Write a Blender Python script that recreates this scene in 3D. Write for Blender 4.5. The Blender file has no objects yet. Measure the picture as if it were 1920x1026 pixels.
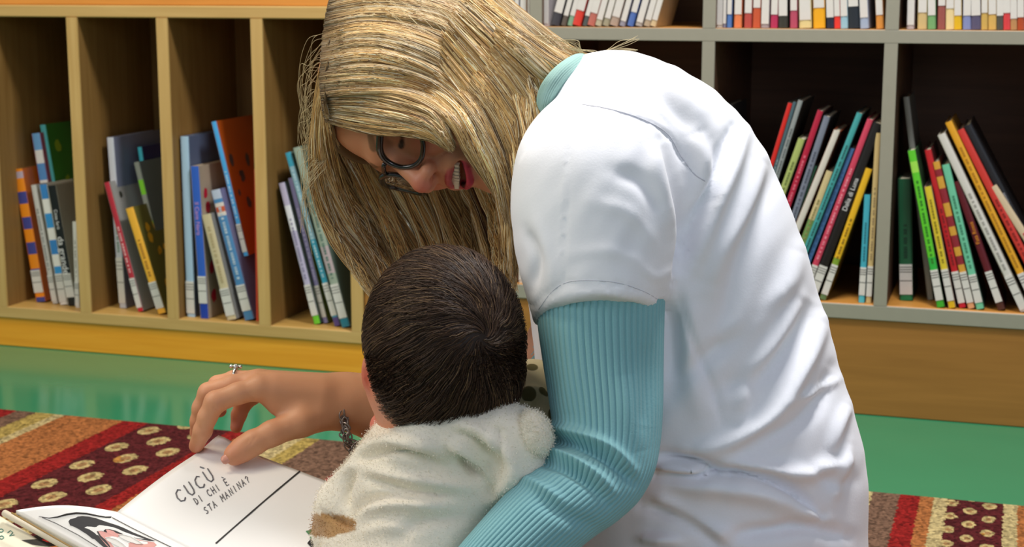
import bpy, math, random
import numpy as np
from mathutils import Vector, Matrix
random.seed(7); rng = np.random.default_rng(7)
SC = bpy.context.scene
COL = SC.collection
# ------------------------------------------------------------------ camera
FPX = 2966.0; CAMH = 0.78
YAW = math.radians(17.8); PIT = math.radians(10.4)
cC = np.array([0.0, 0.0, CAMH])
cR = np.array([math.cos(YAW), math.sin(YAW), 0.0])
_fh = np.array([-math.sin(YAW), math.cos(YAW), 0.0])
cF = _fh * math.cos(PIT) + np.array([0, 0, -math.sin(PIT)])
cU = np.cross(cR, cF)
cam_d = bpy.data.cameras.new('camera')
cam_d.sensor_width = 36.0; cam_d.lens = 36.0 * FPX / 1920.0
cam_d.clip_start = 0.05
cam_d.dof.use_dof = True; cam_d.dof.focus_distance = 1.52; cam_d.dof.aperture_fstop = 13.0
cam = bpy.data.objects.new('camera', cam_d); COL.objects.link(cam)
cam.matrix_world = Matrix(((cR[0], cU[0], -cF[0], cC[0]), (cR[1], cU[1], -cF[1], cC[1]), (cR[2], cU[2], -cF[2], cC[2]), (0, 0, 0, 1)))
SC.camera = cam
# ------------------------------------------------------------------ light
w = bpy.data.worlds.new('room_light'); SC.world = w; w.use_nodes = True
w.node_tree.nodes['Background'].inputs[0].default_value = (0.84, 0.88, 1.0, 1)
w.node_tree.nodes['Background'].inputs[1].default_value = 0.30
def area(name, loc, target, size, power, col, sy=None):
    l = bpy.data.lights.new(name, 'AREA'); l.energy = power; l.color = col; l.size = size
    if sy: l.shape = 'RECTANGLE'; l.size_y = sy
    o = bpy.data.objects.new(name, l); COL.objects.link(o); o.location = loc
    o.rotation_euler = (Vector(target) - Vector(loc)).to_track_quat('-Z', 'Y').to_euler()
    return o
area('ceiling_lamp', (-0.12, 2.1, 2.45), (-0.35, 1.6, 0.3), 0.5, 52, (1.0, 0.98, 0.96), 0.35)
area('ceiling_lamp', (-1.9, 1.3, 2.6), (-1.6, 2.3, 0.0), 1.0, 26, (1.0, 0.87, 0.64), 0.6)
area('fill_light', (-2.2, 0.2, 1.7), (-0.6, 1.6, 0.4), 1.0, 16, (1.0, 0.96, 0.88), 1.0)  # unseen warm fill added from the left, for the sleeve side
area('fill_light', (1.6, -0.6, 1.5), (-0.2, 1.6, 0.4), 1.0, 11, (0.8, 0.86, 1.0), 1.0)  # unseen cool fill added from camera right to brighten the shirt
SC.view_settings.view_transform = 'Standard'; SC.view_settings.look = 'None'
SC.view_settings.exposure = 0.14; SC.view_settings.gamma = 1.0
SC.view_settings.use_curve_mapping = False
# ------------------------------------------------------------------ helpers
def ray(x, y): return cF + cR * ((x - 960) / FPX) - cU * ((y - 513) / FPX)
def P(x, y, d): return cC + ray(x, y) * d
def onY(x, y, Y): r = ray(x, y); return cC + r * (Y / r[1])
def onZ(x, y, Z): r = ray(x, y); return cC + r * ((Z - CAMH) / r[2])
def proj(V):
    q = V - cC; d = q @ cF
    return 960 + FPX * (q @ cR) / d, 513 - FPX * (q @ cU) / d, d
def lin(h):
    if isinstance(h, str):
        h = h.lstrip('#'); c = [int(h[i:i + 2], 16) / 255 for i in (0, 2, 4)]
    else: c = h
    return tuple(x / 12.92 if x <= 0.04045 else ((x + 0.055) / 1.055) ** 2.4 for x in c)
_m = {}
def mat(col, rough=0.5, var=0.06, scale=60.0, bump=0.0, spec=0.5, name=None, sheen=0.0, metal=0.0, coat=0.0, sss=0.0):
    key = (col, rough, var, scale, bump, spec, sheen, metal, coat, sss)
    if key in _m: return _m[key]
    m = bpy.data.materials.new(name or 'paint'); m.use_nodes = True
    nt = m.node_tree; b = nt.nodes['Principled BSDF']
    c = lin(col)
    tc = nt.nodes.new('ShaderNodeTexCoord'); n = nt.nodes.new('ShaderNodeTexNoise')
    n.inputs['Scale'].default_value = scale; n.inputs['Detail'].default_value = 4
    nt.links.new(tc.outputs['Object'], n.inputs['Vector'])
    mx = nt.nodes.new('ShaderNodeMix'); mx.data_type = 'RGBA'
    mx.inputs[6].default_value = tuple(x * (1 - var) for x in c) + (1,)
    mx.inputs[7].default_value = tuple(min(1, x * (1 + var)) for x in c) + (1,)
    nt.links.new(n.outputs[0], mx.inputs[0]); nt.links.new(mx.outputs[2], b.inputs['Base Color'])
    b.inputs['Roughness'].default_value = rough; b.inputs['Specular IOR Level'].default_value = spec
    b.inputs['Metallic'].default_value = metal
    if sheen: b.inputs['Sheen Weight'].default_value = sheen
    if coat: b.inputs['Coat Weight'].default_value = coat
    if sss:
        b.inputs['Subsurface Weight'].default_value = sss; b.inputs['Subsurface Radius'].default_value = (0.012, 0.005, 0.003)
        b.inputs['Subsurface Scale'].default_value = 0.6
    if bump:
        bp = nt.nodes.new('ShaderNodeBump'); bp.inputs['Strength'].default_value = bump; bp.inputs['Distance'].default_value = 0.002
        nt.links.new(n.outputs[0], bp.inputs['Height']); nt.links.new(bp.outputs[0], b.inputs['Normal'])
    _m[key] = m; return m
def vcmat(name, rough=0.5, spec=0.5, sss=0.0, sheen=0.0, bump=0.0, scale=400.0, aniso=0.0):
    m = bpy.data.materials.new(name); m.use_nodes = True; nt = m.node_tree; b = nt.nodes['Principled BSDF']
    a = nt.nodes.new('ShaderNodeVertexColor'); a.layer_name = 'Col'
    nt.links.new(a.outputs[0], b.inputs['Base Color'])
    b.inputs['Roughness'].default_value = rough; b.inputs['Specular IOR Level'].default_value = spec
    b.inputs['Subsurface Weight'].default_value = sss; b.inputs['Subsurface Radius'].default_value = (0.012, 0.005, 0.003)
    b.inputs['Subsurface Scale'].default_value = 0.5
    b.inputs['Sheen Weight'].default_value = sheen
    if bump:
        tc = nt.nodes.new('ShaderNodeTexCoord'); n = nt.nodes.new('ShaderNodeTexNoise'); n.inputs['Scale'].default_value = scale
        nt.links.new(tc.outputs['Object'], n.inputs['Vector'])
        bp = nt.nodes.new('ShaderNodeBump'); bp.inputs['Strength'].default_value = bump; bp.inputs['Distance'].default_value = 0.001
        nt.links.new(n.outputs[0], bp.inputs['Height']); nt.links.new(bp.outputs[0], b.inputs['Normal'])
    return m
def wood(c1, c2, rough=0.45, axis=0, name='wood', sc=1.0, coat=0.0):
    m = bpy.data.materials.new(name); m.use_nodes = True; nt = m.node_tree; b = nt.nodes['Principled BSDF']
    tc = nt.nodes.new('ShaderNodeTexCoord'); mp = nt.nodes.new('ShaderNodeMapping')
    s = [28 * sc, 28 * sc, 28 * sc]; s[axis] = 1.6 * sc; mp.inputs['Scale'].default_value = s
    n = nt.nodes.new('ShaderNodeTexNoise'); n.inputs['Scale'].default_value = 2.2; n.inputs['Detail'].default_value = 6; n.inputs['Distortion'].default_value = 0.6
    nt.links.new(tc.outputs['Object'], mp.inputs[0]); nt.links.new(mp.outputs[0], n.inputs['Vector'])
    r = nt.nodes.new('ShaderNodeValToRGB'); r.color_ramp.elements[0].position = 0.32; r.color_ramp.elements[1].position = 0.68
    r.color_ramp.elements[0].color = lin(c1) + (1,); r.color_ramp.elements[1].color = lin(c2) + (1,)
    nt.links.new(n.outputs[0], r.inputs[0]); nt.links.new(r.outputs[0], b.inputs['Base Color'])
    b.inputs['Roughness'].default_value = rough; b.inputs['Coat Weight'].default_value = coat; b.inputs['Coat Roughness'].default_value = 0.15
    return m
def meshobj(name, V, Fs, m=None, parent=None, smooth=False, idx=None, inv=None):
    me = bpy.data.meshes.new(name)
    me.from_pydata([tuple(map(float, v)) for v in V] if not isinstance(V, np.ndarray) else V.tolist(), [], Fs if isinstance(Fs, list) else Fs.tolist())
    if m is not None:
        for x in (m if isinstance(m, (list, tuple)) else [m]): me.materials.append(x)
    if idx is not None: me.polygons.foreach_set('material_index', idx)
    if smooth: me.polygons.foreach_set('use_smooth', [True] * len(me.polygons))
    me.update()
    o = bpy.data.objects.new(name, me); COL.objects.link(o)
    if parent is not None: o.parent = parent
    return o
def tag(o, label=None, cat=None, group=None, kind=None):
    if label: o['label'] = label
    if cat: o['category'] = cat
    if group: o['group'] = group
    if kind: o['kind'] = kind
    return o
def empty(name, loc=(0, 0, 0), rot=None):
    o = bpy.data.objects.new(name, None); COL.objects.link(o); o.location = loc; o.empty_display_size = 0.05
    if rot is not None: o.rotation_euler = rot
    return o
class MB:
    def __init__(s): s.V = []; s.F = []; s.M = []
    def add(s, V, F, mi=0):
        n = len(s.V); s.V += [tuple(map(float, v)) for v in V]; s.F += [tuple(i + n for i in f) for f in F]; s.M += [mi] * len(F)
    def box(s, a, b, mi=0, bev=0.0):
        x0, y0, z0 = a; x1, y1, z1 = b
        if bev <= 0:
            V = [(x0, y0, z0), (x1, y0, z0), (x1, y1, z0), (x0, y1, z0), (x0, y0, z1), (x1, y0, z1), (x1, y1, z1), (x0, y1, z1)]
            s.add(V, [(0, 3, 2, 1), (4, 5, 6, 7), (0, 1, 5, 4), (1, 2, 6, 5), (2, 3, 7, 6), (3, 0, 4, 7)], mi); return
        e = bev; V = []
        for (X, sx) in ((x0, 1), (x1, -1)):
            for (Y, sy) in ((y0, 1), (y1, -1)):
                for (Z, sz) in ((z0, 1), (z1, -1)):
                    V += [(X, Y + sy * e, Z + sz * e), (X + sx * e, Y, Z + sz * e), (X + sx * e, Y + sy * e, Z)]
        c = lambda i, j, k, a_: (i * 4 + j * 2 + k) * 3 + a_
        F = []
        F += [(c(0,0,0,0), c(0,0,1,0), c(0,1,1,0), c(0,1,0,0)), (c(1,0,0,0), c(1,1,0,0), c(1,1,1,0), c(1,0,1,0))]
        F += [(c(0,0,0,1), c(1,0,0,1), c(1,0,1,1), c(0,0,1,1)), (c(0,1,0,1), c(0,1,1,1), c(1,1,1,1), c(1,1,0,1))]
        F += [(c(0,0,0,2), c(0,1,0,2), c(1,1,0,2), c(1,0,0,2)), (c(0,0,1,2), c(1,0,1,2), c(1,1,1,2), c(0,1,1,2))]
        for k in (0, 1):
            for j in (0, 1): F.append((c(0,j,k,1), c(1,j,k,1), c(1,j,k,2), c(0,j,k,2)))
            for i in (0, 1): F.append((c(i,0,k,0), c(i,1,k,0), c(i,1,k,2), c(i,0,k,2)))
        for i in (0, 1):
            for j in (0, 1): F.append((c(i,j,0,0), c(i,j,1,0), c(i,j,1,1), c(i,j,0,1)))
        for i in (0, 1):
            for j in (0, 1):
                for k in (0, 1): F.append((c(i,j,k,0), c(i,j,k,1), c(i,j,k,2)))
        s.add(V, F, mi)
    def tube(s, pts, r, n=8, mi=0, cap=True):
        pts = [np.array(p, float) for p in pts]; rr = r if isinstance(r, (list, tuple)) else [r] * len(pts)
        V = []; prev = None
        for i, p in enumerate(pts):
            t = pts[min(i + 1, len(pts) - 1)] - pts[max(i - 1, 0)]; t /= (np.linalg.norm(t) + 1e-12)
            a = prev - t * (prev @ t) if prev is not None else np.cross(t, (0.3, 0.2, 1))
            if np.linalg.norm(a) < 1e-6: a = np.cross(t, (1, 0, 0))
            a /= np.linalg.norm(a); b = np.cross(t, a); prev = a
            V += [p + rr[i] * (math.cos(2 * math.pi * k / n) * a + math.sin(2 * math.pi * k / n) * b) for k in range(n)]
        F = [(i * n + k, i * n + (k + 1) % n, (i + 1) * n + (k + 1) % n, (i + 1) * n + k) for i in range(len(pts) - 1) for k in range(n)]
        if cap: F += [tuple(range(n))[::-1], tuple(range((len(pts) - 1) * n, len(pts) * n))]
        s.add(V, F, mi)
    def build(s, name, m, parent=None, smooth=False):
        o = meshobj(name, s.V, s.F, m, parent, smooth)
        if any(s.M): o.data.polygons.foreach_set('material_index', s.M)
        return o
def catmull(K, t):
    """K (n,k) control rows, t array in [0,1] -> rows"""
    K = np.asarray(K, float); n = len(K); x = np.clip(np.asarray(t, float), 0, 1) * (n - 1)
    i = np.minimum(x.astype(int), n - 2); f = (x - i)[:, None]
    p1 = K[i]; p2 = K[i + 1]
    p0 = np.where((i > 0)[:, None], K[np.maximum(i - 1, 0)], 2 * p1 - p2)
    p3 = np.where((i < n - 2)[:, None], K[np.minimum(i + 2, n - 1)], 2 * p2 - p1)
    return 0.5 * (2 * p1 + (p2 - p0) * f + (2 * p0 - 5 * p1 + 4 * p2 - p3) * f ** 2 + (3 * p1 - p0 - 3 * p2 + p3) * f ** 3)
# ---- signed distance modelling + surface nets
def smin(a, b, k):
    h = np.maximum(k - np.abs(a - b), 0) / k
    return np.minimum(a, b) - h * h * k * 0.25
def smax(a, b, k): return -smin(-a, -b, k)
def cone(p, a, b, ra, rb):
    a = np.asarray(a, np.float32); b = np.asarray(b, np.float32); ab = b - a
    t = np.clip(((p - a) @ ab) / (ab @ ab), 0, 1)
    q = p - a - t[:, None] * ab
    return np.sqrt((q * q).sum(1)) - (ra + (rb - ra) * t)
def ell(p, c, r, M=None):
    q = p - np.asarray(c, np.float32)
    if M is not None: q = q @ np.asarray(M, np.float32)
    r = np.asarray(r, np.float32)
    k0 = np.sqrt(((q / r) ** 2).sum(1)); k1 = np.sqrt(((q / r ** 2) ** 2).sum(1)) + 1e-9
    return k0 * (k0 - 1) / k1
def nets(fn, lo, hi, h):
    lo = np.array(lo, np.float32); hi = np.array(hi, np.float32); n = np.ceil((hi - lo) / h).astype(int) + 1
    ax = [lo[i] + h * np.arange(n[i], dtype=np.float32) for i in range(3)]
    val = np.empty(n, np.float32)
    for i in range(0, n[0], 24):
        g = np.stack(np.meshgrid(ax[0][i:i + 24], ax[1], ax[2], indexing='ij'), -1).reshape(-1, 3)
        val[i:i + 24] = fn(g).reshape(-1, n[1], n[2])
    ins = val < 0
    c = np.zeros(n - 1, np.int8)
    for a in (0, 1):
        for b in (0, 1):
            for d in (0, 1): c += ins[a:n[0] - 1 + a, b:n[1] - 1 + b, d:n[2] - 1 + d]
    act = np.argwhere((c > 0) & (c < 8))
    idx = -np.ones(n - 1, np.int64); idx[tuple(act.T)] = np.arange(len(act))
    s = np.zeros((len(act), 3)); cnt = np.zeros(len(act))
    for e in range(3):
        o1, o2 = [k for k in range(3) if k != e]
        for a in (0, 1):
            for b in (0, 1):
                q = act.copy(); q[:, o1] += a; q[:, o2] += b; q2 = q.copy(); q2[:, e] += 1
                v0 = val[tuple(q.T)]; v1 = val[tuple(q2.T)]; m = (v0 < 0) != (v1 < 0)
                t = np.where(m, v0 / np.where(m, v0 - v1, 1), 0)
                p = q.astype(float); p[:, e] += t
                s[m] += p[m]; cnt[m] += 1
    V = lo + h * (s / cnt[:, None])
    Fs = []
    for e in range(3):
        o1, o2 = (e + 1) % 3, (e + 2) % 3
        sl0 = [slice(None)] * 3; sl1 = [slice(None)] * 3; sl0[e] = slice(0, -1); sl1[e] = slice(1, None)
        A = ins[tuple(sl0)]; B = ins[tuple(sl1)]
        q = np.argwhere(A != B)
        q = q[(q[:, o1] > 0) & (q[:, o2] > 0) & (q[:, o1] < n[o1] - 1) & (q[:, o2] < n[o2] - 1)]
        inside = A[tuple(q.T)]
        def gi(d1, d2):
            r = q.copy(); r[:, o1] += d1; r[:, o2] += d2; return idx[tuple(r.T)]
        Q = np.stack([gi(-1, -1), gi(0, -1), gi(0, 0), gi(-1, 0)], 1)
        Q[~inside] = Q[~inside][:, ::-1]
        Fs.append(Q)
    return V, np.concatenate(Fs)
def setcol(o, cols):
    at = o.data.color_attributes.new('Col', 'FLOAT_COLOR', 'POINT')
    c = np.ones((len(o.data.vertices), 4), np.float32); c[:, :3] = cols
    at.data.foreach_set('color', c.ravel())
def getV(o):
    a = np.empty(len(o.data.vertices) * 3, np.float32); o.data.vertices.foreach_get('co', a); return a.reshape(-1, 3).astype(float)
def getN(o):
    a = np.empty(len(o.data.vertices) * 3, np.float32); o.data.vertex_normals.foreach_get('vector', a); return a.reshape(-1, 3).astype(float)
def seg_d(x, y, pts):
    """distance to polyline and parameter 0..1"""
    pts = np.array(pts, float); L = np.linalg.norm(np.diff(pts, axis=0), axis=1); tot = L.sum(); acc = 0
    bd = np.full(len(x), 1e9); bt = np.zeros(len(x)); bs = np.zeros(len(x))
    for i in range(len(pts) - 1):
        a = pts[i]; ab = pts[i + 1] - a; t = np.clip(((x - a[0]) * ab[0] + (y - a[1]) * ab[1]) / (ab @ ab), 0, 1)
        dx = x - a[0] - t * ab[0]; dy = y - a[1] - t * ab[1]; d = np.hypot(dx, dy)
        m = d < bd; bd[m] = d[m]; bt[m] = ((acc + t * L[i]) / tot)[m]
        bs[m] = np.sign(ab[0] * dy - ab[1] * dx)[m]; acc += L[i]
    return bd, bt, bs
def sculpt(o, strokes, face=0.05):
    """strokes: (points, width, amplitude in m, kind) kind 0 ridge/groove, 1 step (raised on the left side)"""
    o.data.update(); V = getV(o); Nn = getN(o); x, y, d = proj(V)
    fac = np.clip((-(Nn @ cF) - face) * 4, 0, 1); disp = np.zeros(len(V))
    for st in strokes:
        pts, wd, amp = st[:3]; k = st[3] if len(st) > 3 else 0
        if len(pts) > 2: pts = catmull(pts, np.linspace(0, 1, 4 * len(pts)))
        bd, bt, bs = seg_d(x, y, pts)
        tp = np.clip(np.sin(np.pi * np.clip(bt, 0.02, 0.98)), 0, 1) ** 0.5
        g = np.exp(-(bd / wd) ** 2)
        if k == 1: g = g * np.tanh(bs * bd / (wd * 0.35))
        disp += amp * g * tp
    V = V + Nn * (disp * fac)[:, None]
    o.data.vertices.foreach_set('co', V.astype(np.float32).ravel()); o.data.update()
def evalmesh(o):
    bpy.context.view_layer.update()
    dg = bpy.context.evaluated_depsgraph_get(); me = bpy.data.meshes.new_from_object(o.evaluated_get(dg))
    o.modifiers.clear(); old = o.data; o.data = me; me.name = old.name; bpy.data.meshes.remove(old)
    me.polygons.foreach_set('use_smooth', [True] * len(me.polygons)); me.update()
# ------------------------------------------------------------------ the room
YF = 2.87
m_floor = mat('#2f865e', 0.15, 0.05, 9.0, name='green_linoleum', spec=0.5)
fl = MB(); fl.box((-6, -2.5, -0.05), (5, 3.6, 0)); tag(fl.build('floor', m_floor), kind='structure')
wl = MB(); wl.box((-6, 3.6, 0), (5, 3.7, 2.9)); tag(wl.build('wall_back', mat('#d8d2c0', 0.8, name='wall_paint')), kind='structure')
# rug -------------------------------------------------------------
def rug_mat():
    m = bpy.data.materials.new('striped_rug'); m.use_nodes = True; nt = m.node_tree; N = nt.nodes; L = nt.links
    b = N['Principled BSDF']; b.inputs['Roughness'].default_value = 0.95; b.inputs['Specular IOR Level'].default_value = 0.1
    tc = N.new('ShaderNodeTexCoord'); sx = N.new('ShaderNodeSeparateXYZ'); L.new(tc.outputs['Object'], sx.inputs[0])
    nz = N.new('ShaderNodeTexNoise'); nz.inputs['Scale'].default_value = 130; nz.inputs['Detail'].default_value = 3
    L.new(tc.outputs['Object'], nz.inputs['Vector'])
    def M(op, a, b_=None, c=None):
        n = N.new('ShaderNodeMath'); n.operation = op
        for i, v in enumerate((a, b_, c)):
            if v is None: continue
            if isinstance(v, (int, float)): n.inputs[i].default_value = v
            else: L.new(v, n.inputs[i])
        return n.outputs[0]
    wob = M('MULTIPLY_ADD', nz.outputs[0], 0.012, -0.006)
    X = M('ADD', sx.outputs[0], wob)
    x0, x1 = -1.8, 0.8
    tt = M('DIVIDE', M('SUBTRACT', X, x0), x1 - x0)
    cr = N.new('ShaderNodeValToRGB'); cr.color_ramp.interpolation = 'CONSTANT'; e = cr.color_ramp.elements
    R_, TW, YE, CR_, OR, MA = '#801c1a', '#6a5040', '#9c8648', '#ac9a6c', '#985e34', '#4e1c1e'
    st = [(-1.8, R_), (-1.733, TW), (-1.690, YE), (-1.655, CR_), (-1.632, OR), (-1.508, R_), (-1.458, MA), (-1.302, R_),
          (-1.262, OR), (-1.192, CR_), (-1.155, YE), (-1.128, TW), (-1.02, R_), (-0.98, OR), (-0.90, CR_), (-0.87, MA), (-0.72, CR_), (-0.69, OR), (-0.6, R_), (-0.55, MA), (-0.42, R_), (-0.38, OR), (-0.3, YE), (-0.195 - .03, CR_),
          (-0.193, TW), (-0.146, R_), (-0.120, OR), (-0.096, CR_), (-0.083, MA), (0.003, CR_), (0.018, OR)]
    st = st[:31]
    while len(e) < len(st): e.new(0.5)
    for k, (x, c) in enumerate(st): e[k].position = (x - x0) / (x1 - x0); e[k].color = lin(c) + (1,)
    L.new(tt, cr.inputs[0])
    # diamonds in the maroon bands
    def diamonds(xc, w_, xcell, ycell, r, half):
        inb = M('LESS_THAN', M('ABSOLUTE', M('SUBTRACT', X, xc)), w_)
        u = M('DIVIDE', M('SUBTRACT', X, xc - w_), xcell); v = M('DIVIDE', sx.outputs[1], ycell)
        row = M('FLOOR', u); off = M('MULTIPLY', M('MODULO', row, 2.0), half)
        fu = M('ABSOLUTE', M('SUBTRACT', M('FRACT', u), 0.5)); fv = M('ABSOLUTE', M('SUBTRACT', M('FRACT', M('ADD', v, off)), 0.5))
        dd = M('ADD', M('MULTIPLY_ADD', nz.outputs[0], 0.14, -0.07), M('SQRT', M('ADD', M('POWER', M('MULTIPLY', fu, 0.95), 2.0), M('POWER', M('MULTIPLY', fv, 1.35), 2.0))))
        return M('MULTIPLY', inb, M('LESS_THAN', dd, r)), M('MULTIPLY', inb, M('LESS_THAN', dd, r * 0.45))
    d1, d1i = diamonds(-1.38, 0.074, 0.049, 0.105, 0.33, 0.5)
    d2, d2i = diamonds(-0.04, 0.040, 0.027, 0.062, 0.34, 0.5)
    d3, d3i = diamonds(-0.795, 0.07, 0.047, 0.1, 0.36, 0.5)
    dm = M('MAXIMUM', M('MAXIMUM', d1, d2), d3); di = M('MAXIMUM', M('MAXIMUM', d1i, d2i), d3i)
    def mix(f, a, c):
        n = N.new('ShaderNodeMix'); n.data_type = 'RGBA'; L.new(f, n.inputs[0])
        L.new(a, n.inputs[6])
        if isinstance(c, str): n.inputs[7].default_value = lin(c) + (1,)
        else: L.new(c, n.inputs[7])
        return n.outputs[2]
    ye = N.new('ShaderNodeMix'); ye.data_type = 'RGBA'; ye.inputs[6].default_value = lin('#ab9765') + (1,); ye.inputs[7].default_value = lin('#a47438') + (1,)
    n2 = N.new('ShaderNodeTexNoise'); n2.inputs['Scale'].default_value = 6; L.new(tc.outputs['Object'], n2.inputs['Vector'])
    L.new(M('GREATER_THAN', n2.outputs[0], 0.55), ye.inputs[0])
    c = mix(dm, cr.outputs[0], ye.outputs[2]); c = mix(di, c, '#8d6a45')
    # woven speckle
    v = N.new('ShaderNodeTexVoronoi'); v.inputs['Scale'].default_value = 210; L.new(tc.outputs['Object'], v.inputs['Vector'])
    sp = N.new('ShaderNodeHueSaturation'); L.new(c, sp.inputs['Color'])
    L.new(M('MULTIPLY_ADD', v.outputs['Color'], 1.35, 0.32), sp.inputs['Value'])
    L.new(sp.outputs[0], b.inputs['Base Color'])
    bp = N.new('ShaderNodeBump'); bp.inputs['Strength'].default_value = 0.7; bp.inputs['Distance'].default_value = 0.004
    L.new(v.outputs['Distance'], bp.inputs['Height']); L.new(bp.outputs[0], b.inputs['Normal'])
    return m
rg = MB(); rg.box((-1.8, 0.7, 0.0), (0.8, 2.408, 0.006), bev=0.003)
tag(rg.build('rug', rug_mat()), 'woven rug with red, orange and maroon stripes and diamonds on the green floor', 'rug')
# ------------------------------------------------------------------ bookcases
m_beige = wood('#be9a5a', '#caa868', 0.5, 2, 'beige_edge'); m_beigeH = wood('#be9a5a', '#caa868', 0.5, 0, 'beige_rail')
m_birch = wood('#b08a48', '#c8a058', 0.45, 0, 'birch_shelf'); m_inner = wood('#7e5c2a', '#8e6c38', 0.6, 2, 'birch_side_shaded')  # inner wood coloured darker to stand for shade deep in the slots
m_orange = wood('#e69a20', '#f2aa30', 0.28, 0, 'orange_plinth', coat=0.3); m_orange2 = wood('#c98634', '#d8953f', 0.4, 0, 'orange_panel')
m_grey = mat('#939182', 0.5, 0.04, name='grey_green_edge'); m_brown = wood('#936428', '#a06e2f', 0.5, 0, 'brown_plinth')
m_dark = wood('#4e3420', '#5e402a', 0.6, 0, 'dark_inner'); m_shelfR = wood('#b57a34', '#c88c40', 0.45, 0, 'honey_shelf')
YB = 3.17
bl = empty('bookcase', (-1.67, YF, 0)); tag(bl, 'low beige wooden bookcase with narrow upright slots and an orange plinth, on the left', 'bookcase')
O = np.array([-1.67, YF, 0])
def bpart(root, o0, name, a, b, m, bev=0.002):
    x = MB(); x.box(np.array(a) - o0, np.array(b) - o0, bev=bev); return x.build(name, m, root)
XL0, XL1 = -2.53, -1.235
bpart(bl, O, 'plinth', (XL0, YF + 0.004, 0), (XL1, YB, 0.066), m_orange)
bpart(bl, O, 'bottom_board', (XL0, YF + 0.003, 0.066), (XL1, YB, 0.089), m_birch)
bpart(bl, O, 'edge_strip', (XL0, YF - 0.001, 0.065), (XL1, YF + 0.003, 0.0885), m_beigeH, 0.0008)
bpart(bl, O, 'top_board', (XL0, YF, 0.711), (XL1, YB, 0.7355), m_beigeH)
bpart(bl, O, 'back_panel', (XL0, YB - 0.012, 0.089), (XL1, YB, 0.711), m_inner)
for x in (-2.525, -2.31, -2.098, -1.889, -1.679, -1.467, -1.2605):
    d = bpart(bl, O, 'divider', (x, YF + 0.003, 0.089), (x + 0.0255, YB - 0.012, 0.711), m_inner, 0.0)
    x_ = MB(); x_.box((x - O[0], -0.001, 0.0885), (x + 0.0255 - O[0], 0.003, 0.711)); x_.build('edge_strip', m_beige, d)
bpart(bl, O, 'upper_panel', (XL0, YF + 0.02, 0.7355), (XL1, YB, 1.25), m_orange2)
# right unit
OR_ = np.array([-0.33, YF, 0]); YBR = 3.3
br = empty('bookcase', OR_); tag(br, 'wide bookcase with grey green edges and dark compartments behind the woman', 'bookcase')
XR0, XR1 = -1.235, 0.78
bpart(br, OR_, 'plinth', (XR0, YF + 0.004, 0), (XR1, YBR, 0.18), m_brown)
bpart(br, OR_, 'bottom_shelf', (XR0, YF + 0.003, 0.18), (XR1, YBR, 0.2065), m_shelfR)
bpart(br, OR_, 'edge_strip', (XR0, YF - 0.001, 0.1795), (XR1, YF + 0.003, 0.206), m_grey, 0.0008)
bpart(br, OR_, 'middle_shelf', (XR0, YF + 0.003, 0.6765), (XR1, YBR, 0.70), m_shelfR)
bpart(br, OR_, 'edge_strip', (XR0, YF - 0.001, 0.6765), (XR1, YF + 0.003, 0.6995), m_grey, 0.0008)
bpart(br, OR_, 'top_board', (XR0, YF, 1.17), (XR1, YBR, 1.195), m_grey)
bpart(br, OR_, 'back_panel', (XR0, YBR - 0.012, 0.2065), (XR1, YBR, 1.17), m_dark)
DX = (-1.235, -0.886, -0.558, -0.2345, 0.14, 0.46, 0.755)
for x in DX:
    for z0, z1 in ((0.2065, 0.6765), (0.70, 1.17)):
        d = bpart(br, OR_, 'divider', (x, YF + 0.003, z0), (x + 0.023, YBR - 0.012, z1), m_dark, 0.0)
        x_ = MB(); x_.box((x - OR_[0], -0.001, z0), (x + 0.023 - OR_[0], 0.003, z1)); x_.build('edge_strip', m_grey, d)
# ------------------------------------------------------------------ books
m_pages = mat('#cfc6ac', 0.8, 0.1, 300, name='page_block')
m_label = mat('#d4d2cc', 0.35, 0.05, 90, name='white_label'); m_ink = mat('#3a3a3a', 0.6, name='label_ink')
def textmesh(name, body, size, m, parent, loc, rot, sx=1.0):
    cu = bpy.data.curves.new(name, 'FONT'); cu.body = body; cu.size = size; cu.extrude = 0.0002; cu.align_x = 'CENTER'; cu.align_y = 'CENTER'
    o = bpy.data.objects.new(name, cu); COL.objects.link(o)
    bpy.context.view_layer.update()
    me = bpy.data.meshes.new_from_object(o.evaluated_get(bpy.context.evaluated_depsgraph_get()))
    COL.objects.unlink(o); bpy.data.objects.remove(o)
    me.materials.clear(); me.materials.append(m)
    t = bpy.data.objects.new(name, me); COL.objects.link(t); t.parent = parent; t.location = loc; t.rotation_euler = rot; t.scale = (sx, 1, 1)
    return t
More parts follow.
